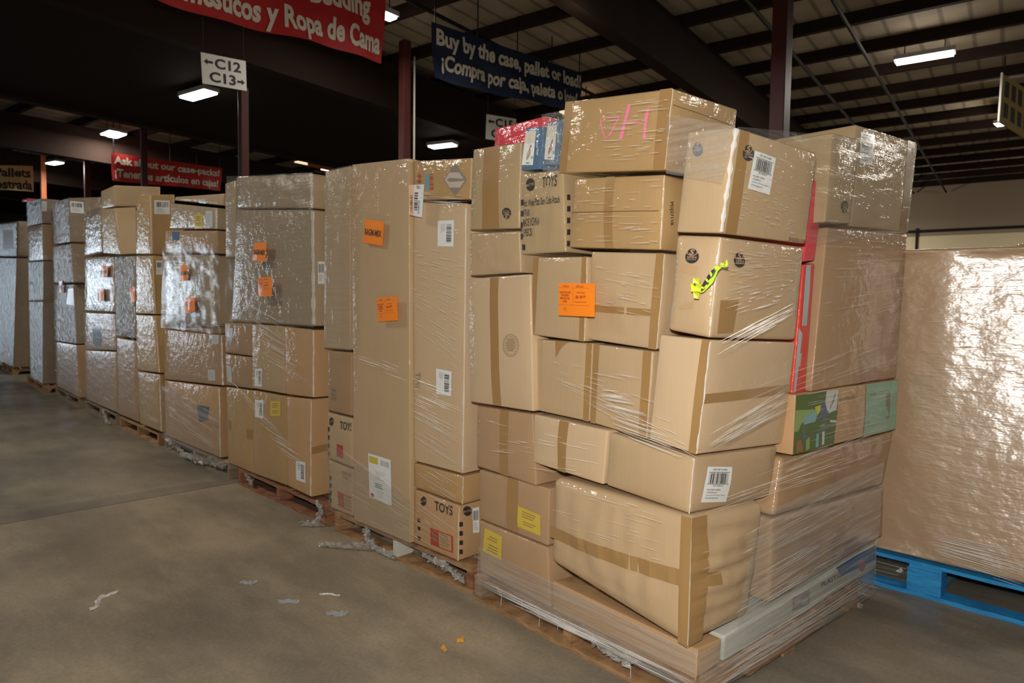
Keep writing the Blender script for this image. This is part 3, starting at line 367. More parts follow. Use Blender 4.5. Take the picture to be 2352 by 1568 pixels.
 ('P2', 'cardboard_box', 'TOYS carton at the left of the full height carton, lower of two', 'box', [2.186, 3.741, 0.426, 2.187, 3.476, 0.414, 2.187, 3.476, 0.129, 2.186, 3.721, 0.129], [2.606, 3.742, 0.426, 2.607, 3.477, 0.414, 2.607, 3.477, 0.129, 2.606, 3.722, 0.129], 'mid', 0.006, 0, 0.008, [('red_panel', 'redbox', 'F', [0.411, 0.575, 1.092, 0.595, 1.095, 0.899, 0.396, 0.879]), ('printed_text', 'tf:TOYS', 'F', [0.582, 0.104, 1.053, 0.062, 1.054, 0.236, 0.595, 0.266]), ('printed_square', 'sq', 'F', [0.02, 0.322, 0.108, 0.306, 0.101, 0.398, 0.013, 0.414]), ('printed_square', 'sq', 'F', [0.007, 0.484, 0.096, 0.467, 0.09, 0.559, -0.0, 0.576]), ('printed_square', 'sq', 'F', [-0.006, 0.645, 0.085, 0.628, 0.078, 0.72, -0.013, 0.737]), ('printed_square', 'sq', 'F', [-0.019, 0.806, 0.073, 0.789, 0.065, 0.881, -0.027, 0.898])], 0),
 ('P2', 'cardboard_box', 'top right carton with a grey diamond and coloured print', 'box', [2.178, 2.898, 2.139, 2.179, 2.43, 2.092, 2.179, 2.439, 1.895, 2.178, 2.892, 1.935], [2.598, 2.899, 2.139, 2.599, 2.431, 2.092, 2.599, 2.44, 1.895, 2.598, 2.893, 1.935], 'gold', 0.006, 0, 0.008, [('printed_diamond', 'diamond', 'F', [0.565, 0.104, 0.931, 0.133, 0.95, 0.926, 0.574, 0.916]), ('printed_block', 'bluebar', 'F', [0.256, 0.345, 0.324, 0.349, 0.325, 0.747, 0.256, 0.745]), ('printed_block', 'redbar', 'F', [0.331, 0.36, 0.399, 0.364, 0.401, 0.75, 0.333, 0.748]), ('printed_dot', 'reddot', 'F', [0.108, 0.347, 0.179, 0.351, 0.178, 0.449, 0.108, 0.445]), ('printed_dot', 'reddot', 'F', [0.108, 0.478, 0.178, 0.481, 0.178, 0.579, 0.107, 0.576])], 0.003),
 ('P2', 'cardboard_box', 'tall carton with two white barcode labels, right of the full height one', 'box', [2.178, 2.892, 1.929, 2.179, 2.467, 1.884, 2.179, 2.474, 0.57, 2.178, 2.877, 0.568], [2.598, 2.893, 1.929, 2.599, 2.468, 1.884, 2.599, 2.475, 0.57, 2.598, 2.878, 0.568], 'light', 0.004, 0, 0.006, [('shipping_label', 'barcode_rot', 'F', [0.503, 0.067, 0.797, 0.062, 0.79, 0.159, 0.506, 0.162]), ('shipping_label', 'barcode_rot', 'F', [0.493, 0.622, 0.788, 0.624, 0.78, 0.717, 0.496, 0.719]), ('printed_text', 'tf:THI', 'F', [0.174, 0.648, 0.174, 0.705, 0.075, 0.708, 0.076, 0.651])], 0.008),
 ('P2', 'cardboard_box', 'flat carton on top of the lower right TOYS carton', 'box', [2.178, 2.877, 0.561, 2.179, 2.471, 0.562, 2.179, 2.475, 0.419, 2.178, 2.872, 0.431], [2.598, 2.878, 0.561, 2.599, 2.472, 0.562, 2.599, 2.476, 0.419, 2.598, 2.873, 0.431], 'gold', 0.006, 0, 0.008, [], 0.004),
 ('P2', 'cardboard_box', 'lower right TOYS carton with a round black emblem on its end', 'box', [2.178, 2.872, 0.422, 2.179, 2.498, 0.41, 2.179, 2.504, 0.129, 2.178, 2.869, 0.129], [2.598, 2.873, 0.422, 2.599, 2.499, 0.41, 2.599, 2.505, 0.129, 2.598, 2.87, 0.129], 'orange', 0.006, 0, 0.008, [('printed_emblem', 'mattel', 'F', [0.178, 0.082, 0.309, 0.042, 0.31, 0.218, 0.179, 0.258]), ('printed_text', 't:TOYS', 'F', [0.496, 0.061, 0.878, 0.04, 0.874, 0.217, 0.506, 0.232]), ('red_panel', 'redbox', 'F', [0.413, 0.573, 0.893, 0.574, 0.901, 0.884, 0.416, 0.89]), ('printed_emblem', 'mattel', 'R', [0.05, 0.01, 0.192, 0.053, 0.196, 0.238, 0.053, 0.192]), ('shipping_label', 'barcode', 'R', [0.205, 0.099, 0.314, 0.104, 0.317, 0.577, 0.215, 0.555]), ('printed_square', 'sq', 'R', [0.002, 0.286, 0.057, 0.299, 0.059, 0.383, 0.004, 0.37]), ('printed_square', 'sq', 'R', [0.006, 0.453, 0.06, 0.466, 0.062, 0.551, 0.007, 0.536]), ('printed_square', 'sq', 'R', [0.009, 0.624, 0.064, 0.638, 0.066, 0.723, 0.011, 0.707]), ('printed_square', 'sq', 'R', [0.013, 0.791, 0.067, 0.806, 0.069, 0.891, 0.014, 0.875]), ('printed_square', 'sq', 'F', [0.111, 0.5, 0.181, 0.498, 0.182, 0.565, 0.111, 0.567]), ('printed_square', 'sq', 'F', [0.112, 0.651, 0.182, 0.649, 0.182, 0.716, 0.112, 0.719]), ('printed_square', 'sq', 'F', [0.112, 0.834, 0.183, 0.832, 0.183, 0.899, 0.112, 0.902])], 0.005),
 ('P3', 'cardboard_box', 'uppermost wide carton under a loose sheet of film, left of the full height carton pallet', 'box', [2.217, 5.117, 2.334, 2.2, 3.964, 2.213, 2.2, 3.96, 1.992, 2.217, 5.107, 2.093], [3.017, 5.106, 2.334, 3.0, 3.952, 2.213, 3.0, 3.948, 1.992, 3.017, 5.095, 2.093], 'hazy', 0.01, 0, 0.02, [], 0.03),
 ('P3', 'cardboard_box', 'narrow carton at the upper left behind the hazy wide ones', 'box', [2.23, 5.346, 2.313, 2.227, 5.142, 2.315, 2.228, 5.154, 1.735, 2.231, 5.351, 1.736], [2.73, 5.339, 2.313, 2.727, 5.134, 2.315, 2.728, 5.147, 1.735, 2.73, 5.344, 1.736], 'hazy', 0.006, 0, 0.008, [], 0),
 ('P3', 'cardboard_box', 'large hazy carton behind two orange tags, with a white label on its end', 'box', [2.206, 5.083, 2.084, 2.189, 3.93, 1.983, 2.189, 3.923, 1.246, 2.208, 5.205, 1.245], [2.706, 5.076, 2.084, 2.689, 3.923, 1.983, 2.689, 3.915, 1.246, 2.708, 5.198, 1.245], 'hazy', 0.008, 0, 0.015, [('shipping_label', 'barcode', 'R', [0.067, 0.44, 0.158, 0.437, 0.156, 0.632, 0.065, 0.634])], 0.026),
 ('P3', 'cardboard_box', 'small carton at the left edge above the striped one', 'box', [2.221, 5.355, 1.234, 2.213, 4.863, 1.241, 2.213, 4.875, 0.998, 2.221, 5.353, 0.995], [2.641, 5.349, 1.234, 2.633, 4.857, 1.241, 2.633, 4.868, 0.998, 2.64, 5.346, 0.995], 'brown', 0.006, 0, 0.008, [('white_label', 'white', 'F', [0.1, 0.181, 0.337, 0.171, 0.334, 0.588, 0.094, 0.607])], 0),
 ('P3', 'cardboard_box', 'small carton at the left edge with a grey band and white label', 'box', [2.221, 5.353, 0.989, 2.213, 4.875, 0.992, 2.213, 4.871, 0.757, 2.22, 5.342, 0.739], [2.64, 5.346, 0.989, 2.633, 4.868, 0.992, 2.633, 4.865, 0.757, 2.64, 5.335, 0.739], 'brown', 0.006, 0, 0.008, [('white_label', 'white', 'F', [0.059, 0.35, 0.268, 0.383, 0.287, 0.901, 0.112, 0.865])], 0),
 ('P3', 'cardboard_box', 'middle carton with a white barcode label near its lower left corner', 'box', [2.213, 4.855, 1.238, 2.206, 4.36, 1.238, 2.206, 4.352, 0.772, 2.213, 4.864, 0.761], [2.633, 4.849, 1.238, 2.626, 4.354, 1.238, 2.626, 4.346, 0.772, 2.633, 4.857, 0.761], 'mid', 0.006, 0, 0.008, [('shipping_label', 'barcode_rot', 'F', [0.114, 0.692, 0.354, 0.665, 0.335, 0.953, 0.087, 0.957])], 0),
 ('P3', 'cardboard_box', 'plain carton at the corner of the middle row', 'box', [2.195, 4.321, 1.236, 2.189, 3.923, 1.227, 2.189, 3.925, 0.792, 2.195, 4.313, 0.774], [3.095, 4.307, 1.236, 3.089, 3.91, 1.227, 3.089, 3.912, 0.792, 3.095, 4.299, 0.774], 'orange', 0.006, 0, 0.008, [], 0.01),
 ('P3', 'cardboard_box', 'bottom left carton taped across at its middle', 'box', [2.22, 5.333, 0.733, 2.213, 4.857, 0.749, 2.213, 4.852, 0.129, 2.22, 5.314, 0.129], [2.64, 5.327, 0.733, 2.633, 4.85, 0.749, 2.633, 4.846, 0.129, 2.64, 5.308, 0.129], 'gold', 0.006, 0, 0.008, [('packing_tape', 'tape', 'F', [0.005, 0.442, 0.183, 0.432, 0.175, 0.556, -0.004, 0.562]), ('packing_tape', 'tape', 'F', [0.791, 0.486, 1.001, 0.472, 0.997, 0.592, 0.787, 0.598])], 0),
 ('P3', 'cardboard_box', 'bottom middle carton with a barcode label and a yellow smudge', 'box', [2.213, 4.849, 0.753, 2.205, 4.333, 0.762, 2.205, 4.32, 0.144, 2.213, 4.845, 0.129], [2.633, 4.843, 0.753, 2.625, 4.327, 0.762, 2.625, 4.314, 0.144, 2.633, 4.839, 0.129], 'gold', 0.006, 0, 0.008, [('shipping_label', 'barcode_rot', 'F', [0.08, 0.107, 0.354, 0.095, 0.348, 0.308, 0.074, 0.309]), ('yellow_label', 'yellow', 'F', [0.576, 0.085, 0.873, 0.063, 0.867, 0.233, 0.57, 0.259])], 0),
 ('P3', 'cardboard_box', 'bottom corner carton with a tall barcode label near the floor', 'box', [2.195, 4.3, 0.763, 2.19, 3.959, 0.783, 2.19, 3.963, 0.141, 2.195, 4.288, 0.15], [3.095, 4.287, 0.763, 3.09, 3.946, 0.783, 3.09, 3.949, 0.141, 3.095, 4.274, 0.15], 'orange', 0.006, 0, 0.008, [('shipping_label', 'barcode_rot', 'F', [0.394, 0.673, 0.791, 0.659, 0.788, 0.875, 0.387, 0.884]), ('packing_tape', 'tape', 'R', [0.003, 0.488, 0.131, 0.472, 0.131, 0.544, 0.003, 0.562])], 0.008),
 ('P4', 'cardboard_box', 'top small carton with a yellow and a white label', 'box', [2.249, 6.55, 2.275, 2.233, 5.514, 2.138, 2.233, 5.518, 1.97, 2.25, 6.617, 2.047], [2.849, 6.541, 2.275, 2.833, 5.505, 2.138, 2.833, 5.509, 1.97, 2.85, 6.607, 2.047], 'hazy', 0.006, 0, 0.015, [('yellow_label', 'yellow', 'F', [0.562, 0.358, 0.734, 0.334, 0.744, 0.981, 0.577, 0.981]), ('white_label', 'white', 'F', [0.797, 0.187, 0.932, 0.161, 0.935, 0.899, 0.804, 0.902])], 0.02),
 ('P4', 'cardboard_box', 'flat carton on the very top of the fifth pallet stack', 'box', [2.3, 6.598, 2.341, 2.283, 5.481, 2.254, 2.283, 5.51, 2.16, 2.301, 6.622, 2.312], [2.8, 6.59, 2.341, 2.783, 5.473, 2.254, 2.783, 5.502, 2.16, 2.8, 6.614, 2.312], 'mid', 0.006, 0, 0.008, [('white_label', 'white', 'F', [0.532, 0.499, 0.679, 0.485, 0.692, 1.097, 0.547, 1.211])], 0),
 ('P4', 'cardboard_box', 'dark brown carton below the one with the yellow label', 'box', [2.252, 6.734, 2.043, 2.233, 5.51, 1.96, 2.233, 5.515, 1.777, 2.253, 6.755, 1.832], [2.852, 6.725, 2.043, 2.833, 5.5, 1.96, 2.833, 5.505, 1.777, 2.853, 6.746, 1.832], 'brown', 0.006, 0, 0.015, [('printed_panel', 'bluepanel', 'F', [0.17, 0.056, 0.315, 0.056, 0.317, 0.433, 0.173, 0.433])], 0),
 ('P4', 'cardboard_box', 'wide film covered carton behind the upper orange tag', 'box', [2.21, 6.618, 1.816, 2.193, 5.535, 1.769, 2.193, 5.515, 1.203, 2.211, 6.657, 1.167], [2.81, 6.608, 1.816, 2.793, 5.526, 1.769, 2.793, 5.505, 1.203, 2.811, 6.647, 1.167], 'hazy', 0.015, 0, 0.03, [], 0.045),
 ('P4', 'cardboard_box', 'flattened carton squeezed in below the two small orange tags', 'box', [2.253, 6.784, 1.155, 2.235, 5.638, 1.191, 2.235, 5.631, 1.131, 2.253, 6.784, 1.142], [2.853, 6.774, 1.155, 2.835, 5.629, 1.191, 2.835, 5.621, 1.131, 2.853, 6.775, 1.142], 'brown', 0.006, 0, 0.008, [], 0),
 ('P4', 'cardboard_box', 'carton with two pale labels in the middle of the stack', 'box', [2.253, 6.797, 1.134, 2.232, 5.435, 1.129, 2.232, 5.418, 0.728, 2.254, 6.817, 0.658], [2.953, 6.786, 1.134, 2.932, 5.424, 1.129, 2.931, 5.407, 0.728, 2.953, 6.806, 0.658], 'brown', 0.012, 0, 0.008, [('white_label', 'white', 'F', [0.791, 0.711, 0.897, 0.696, 0.894, 0.912, 0.788, 0.928]), ('white_label', 'white', 'F', [0.856, -0.004, 0.962, -0.02, 0.958, 0.178, 0.853, 0.194])], 0.014),
 ('P4', 'cardboard_box', 'lower carton with a dark blue patch on it', 'box', [2.253, 6.805, 0.651, 2.233, 5.489, 0.711, 2.233, 5.486, 0.136, 2.253, 6.804, 0.129], [2.953, 6.794, 0.651, 2.933, 5.478, 0.711, 2.933, 5.475, 0.136, 2.953, 6.793, 0.129], 'orange', 0.012, 0, 0.008, [('blue_patch', 'slate', 'F', [0.646, 0.303, 0.844, 0.305, 0.827, 0.487, 0.687, 0.575])], 0.016),
 ('P5', 'cardboard_box', 'open topped carton tilted on the highest point of the stack', 'box', [2.22, 8.612, 2.597, 2.213, 8.092, 2.603, 2.213, 8.075, 2.379, 2.22, 8.626, 2.401], [2.679, 8.609, 2.64, 2.672, 8.09, 2.646, 2.663, 8.073, 2.438, 2.671, 8.624, 2.46], 'mid', 0.006, 0, 0.008, [], 0),
 ('P5', 'cardboard_box', 'carton under the highest tilted one, with its end lit', 'box', [2.22, 8.626, 2.392, 2.213, 8.076, 2.365, 2.211, 7.903, 1.866, 2.219, 8.555, 1.908], [2.429, 8.635, 2.424, 2.421, 8.084, 2.398, 2.361, 7.908, 1.884, 2.37, 8.559, 1.927], 'mid', 0.006, 0, 0.008, [], 0),
 ('P5', 'cardboard_box', 'tall corner carton with a white label on its end near the top', 'box', [2.224, 7.42, 2.44, 2.218, 6.987, 2.394, 2.218, 6.976, 1.832, 2.225, 7.465, 1.853], [2.441, 7.417, 2.466, 2.435, 6.985, 2.421, 2.424, 6.973, 1.844, 2.431, 7.462, 1.865], 'gold', 0.006, 0, 0.008, [('shipping_label', 'barcode', 'R', [0.136, 0.094, 0.781, 0.101, 0.778, 0.333, 0.125, 0.325])], 0.006),
 ('P5', 'cardboard_box', 'corner carton below the tall one, beside an orange tag', 'box', [2.225, 7.465, 1.844, 2.218, 6.976, 1.823, 2.217, 6.902, 1.266, 2.225, 7.51, 1.263], [3.125, 7.453, 1.844, 3.118, 6.964, 1.823, 3.117, 6.89, 1.266, 3.125, 7.498, 1.263], 'gold', 0.006, 0, 0.008, [('shipping_label', 'barcode', 'R', [0.035, 0.085, 0.095, 0.08, 0.087, 0.319, 0.027, 0.323])], 0.005),
 ('P5', 'cardboard_box', 'corner carton third from the floor on the sixth pallet', 'box', [2.225, 7.511, 1.254, 2.217, 6.902, 1.258, 2.216, 6.816, 0.718, 2.225, 7.498, 0.694], [3.125, 7.499, 1.254, 3.117, 6.89, 1.258, 3.116, 6.804, 0.718, 3.125, 7.486, 0.694], 'gold', 0.006, 0, 0.008, [], 0.005),
 ('P5', 'cardboard_box', 'bottom corner carton standing on a splintered pallet', 'box', [2.236, 7.534, 0.681, 2.226, 6.848, 0.706, 2.226, 6.811, 0.158, 2.235, 7.477, 0.156], [3.135, 7.522, 0.681, 3.126, 6.836, 0.706, 3.126, 6.799, 0.158, 3.135, 7.465, 0.156], 'gold', 0.006, 0, 0.008, [], 0.007),
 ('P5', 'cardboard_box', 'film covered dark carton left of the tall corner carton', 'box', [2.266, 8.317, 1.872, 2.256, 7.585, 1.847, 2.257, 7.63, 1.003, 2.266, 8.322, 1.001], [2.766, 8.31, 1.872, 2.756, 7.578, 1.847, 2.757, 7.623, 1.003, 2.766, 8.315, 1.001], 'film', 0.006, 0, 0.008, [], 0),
 ('P5', 'cardboard_box', 'bottom carton left of the corner column', 'box', [2.266, 8.29, 0.988, 2.256, 7.602, 0.987, 2.256, 7.575, 0.149, 2.266, 8.309, 0.149], [2.766, 8.283, 0.988, 2.756, 7.596, 0.987, 2.756, 7.568, 0.149, 2.766, 8.302, 0.149], 'brown', 0.006, 0, 0.008, [], 0),
 ('P5b', 'cardboard_box', 'wrapped carton at the top left beside the tilted carton', 'box', [2.337, 9.808, 2.497, 2.3, 8.899, 2.464, 2.3, 8.899, 1.938, 2.339, 9.836, 1.928], [3.237, 9.771, 2.497, 3.199, 8.862, 2.464, 3.199, 8.862, 1.938, 3.238, 9.799, 1.928], 'hazy', 0.006, 0, 0.03, [], 0),
 ('P5b', 'cardboard_box', 'wrapped carton behind two small orange tags', 'box', [2.339, 9.837, 1.917, 2.278, 8.377, 1.885, 2.279, 8.384, 1.257, 2.341, 9.898, 1.247], [3.238, 9.8, 1.917, 3.178, 8.34, 1.885, 3.178, 8.347, 1.257, 3.24, 9.861, 1.247], 'hazy', 0.006, 0, 0.02, [], 0),
 ('P5b', 'cardboard_box', 'carton with a dark grey printed side under the orange tags', 'box', [2.341, 9.899, 1.236, 2.279, 8.385, 1.247, 2.278, 8.358, 0.841, 2.342, 9.918, 0.767], [3.24, 9.862, 1.236, 3.178, 8.348, 1.247, 3.177, 8.321, 0.841, 3.241, 9.881, 0.767], 'brown', 0.006, 0, 0.008, [('blue_patch', 'slate', 'F', [0.317, 0.354, 0.573, 0.345, 0.585, 0.91, 0.306, 0.849])], 0),
 ('P5b', 'cardboard_box', 'bottom carton next to the splintered pallet', 'box', [2.342, 9.919, 0.756, 2.278, 8.358, 0.831, 2.278, 8.369, 0.15, 2.342, 9.928, 0.129], [3.241, 9.882, 0.756, 3.177, 8.321, 0.831, 3.177, 8.332, 0.15, 3.242, 9.891, 0.129], 'brown', 0.006, 0, 0.008, [], 0),
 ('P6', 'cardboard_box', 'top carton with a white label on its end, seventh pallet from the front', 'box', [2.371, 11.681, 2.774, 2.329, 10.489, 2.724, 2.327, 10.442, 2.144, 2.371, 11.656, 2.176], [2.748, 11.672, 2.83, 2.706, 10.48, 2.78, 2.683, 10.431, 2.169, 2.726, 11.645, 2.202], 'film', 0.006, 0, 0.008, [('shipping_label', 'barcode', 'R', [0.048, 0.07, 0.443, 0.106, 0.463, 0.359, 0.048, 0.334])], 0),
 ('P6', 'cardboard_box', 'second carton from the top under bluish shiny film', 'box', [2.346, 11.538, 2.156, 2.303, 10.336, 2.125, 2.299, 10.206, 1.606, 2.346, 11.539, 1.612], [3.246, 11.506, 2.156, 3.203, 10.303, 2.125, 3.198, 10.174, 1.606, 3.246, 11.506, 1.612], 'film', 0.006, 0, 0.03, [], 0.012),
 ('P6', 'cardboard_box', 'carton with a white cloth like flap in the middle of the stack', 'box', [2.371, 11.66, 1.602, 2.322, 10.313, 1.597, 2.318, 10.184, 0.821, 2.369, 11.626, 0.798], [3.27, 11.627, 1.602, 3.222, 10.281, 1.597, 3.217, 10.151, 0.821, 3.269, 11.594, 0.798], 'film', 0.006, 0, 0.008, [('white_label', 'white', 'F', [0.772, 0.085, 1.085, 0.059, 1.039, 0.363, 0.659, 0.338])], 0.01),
 ('P6', 'cardboard_box', 'bottom carton under bluish film of the seventh pallet', 'box', [2.37, 11.627, 0.786, 2.318, 10.185, 0.81, 2.315, 10.099, 0.129, 2.369, 11.606, 0.142], [3.269, 11.595, 0.786, 3.217, 10.153, 0.81, 3.214, 10.067, 0.129, 3.268, 11.574, 0.142], 'brown', 0.006, 0, 0.008, [], 0),
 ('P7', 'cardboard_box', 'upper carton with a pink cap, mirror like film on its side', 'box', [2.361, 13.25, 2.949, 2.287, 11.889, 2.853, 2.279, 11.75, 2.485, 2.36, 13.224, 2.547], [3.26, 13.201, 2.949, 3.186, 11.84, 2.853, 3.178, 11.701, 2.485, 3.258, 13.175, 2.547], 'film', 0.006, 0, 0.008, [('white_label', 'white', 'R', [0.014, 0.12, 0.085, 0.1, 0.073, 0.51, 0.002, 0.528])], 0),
 ('P7', 'cardboard_box', 'pink box corner showing at the top', 'box', [2.387, 13.724, 3.033, 2.356, 13.149, 2.986, 2.356, 13.157, 2.939, 2.388, 13.733, 2.984], [2.787, 13.703, 3.033, 2.755, 13.127, 2.986, 2.756, 13.135, 2.939, 2.787, 13.711, 2.984], 'red', 0.006, 0, 0.008, [], 0),
 ('P7', 'cardboard_box', 'brown carton second from the top with a bright film edge', 'box', [2.36, 13.226, 2.533, 2.279, 11.752, 2.473, 2.279, 11.751, 1.956, 2.36, 13.224, 1.994], [3.259, 13.177, 2.533, 3.178, 11.703, 2.473, 3.178, 11.702, 1.956, 3.258, 13.174, 1.994], 'brown', 0.006, 0, 0.008, [], 0.012),
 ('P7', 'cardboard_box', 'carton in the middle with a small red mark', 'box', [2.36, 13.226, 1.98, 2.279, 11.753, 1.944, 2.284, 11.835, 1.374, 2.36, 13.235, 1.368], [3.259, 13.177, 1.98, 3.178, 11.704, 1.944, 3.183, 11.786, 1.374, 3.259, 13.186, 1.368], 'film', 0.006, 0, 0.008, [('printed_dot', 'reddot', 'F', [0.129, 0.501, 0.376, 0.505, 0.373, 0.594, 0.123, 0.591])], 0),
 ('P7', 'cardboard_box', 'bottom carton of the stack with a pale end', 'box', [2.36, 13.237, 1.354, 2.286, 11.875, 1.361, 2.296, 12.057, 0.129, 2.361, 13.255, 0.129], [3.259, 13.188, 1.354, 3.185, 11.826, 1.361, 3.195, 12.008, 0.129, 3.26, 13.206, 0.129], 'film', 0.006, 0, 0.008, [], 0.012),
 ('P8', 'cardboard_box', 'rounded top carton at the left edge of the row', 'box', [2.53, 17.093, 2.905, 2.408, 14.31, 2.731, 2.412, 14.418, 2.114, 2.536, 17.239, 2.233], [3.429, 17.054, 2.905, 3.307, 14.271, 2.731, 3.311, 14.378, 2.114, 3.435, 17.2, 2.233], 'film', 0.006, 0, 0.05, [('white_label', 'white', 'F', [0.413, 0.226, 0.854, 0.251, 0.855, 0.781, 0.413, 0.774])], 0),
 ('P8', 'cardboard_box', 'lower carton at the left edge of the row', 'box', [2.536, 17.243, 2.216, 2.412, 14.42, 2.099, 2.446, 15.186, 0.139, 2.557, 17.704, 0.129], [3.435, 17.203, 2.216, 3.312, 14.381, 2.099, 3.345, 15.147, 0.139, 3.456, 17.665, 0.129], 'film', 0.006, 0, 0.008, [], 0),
 ('PB', 'bulk_bin', 'huge plain carton bin wrapped in glaring film on the blue pallet', 'bin', [3.744, 1.12, 1.7, 3.726, 0.2, 1.69, 3.726, 0.2, 0.184, 3.744, 1.12, 0.182], [4.743, 1.1, 1.7, 4.725, 0.18, 1.69, 4.725, 0.18, 0.184, 4.743, 1.1, 0.182], 'bin', 0.0, 3, 0.02, [], 0),
 ('PB', 'cardboard_box', 'pale wrapped stack peeping over the bin at the right edge', 'box', [4.936, 0.741, 1.801, 4.924, 0.1, 1.799, 4.924, 0.1, 0.181, 4.936, 0.741, 0.181], [5.536, 0.729, 1.801, 5.524, 0.088, 1.799, 5.524, 0.088, 0.181, 5.536, 0.729, 0.181], 'hazy', 0.006, 0, 0.03, [], 0),
]
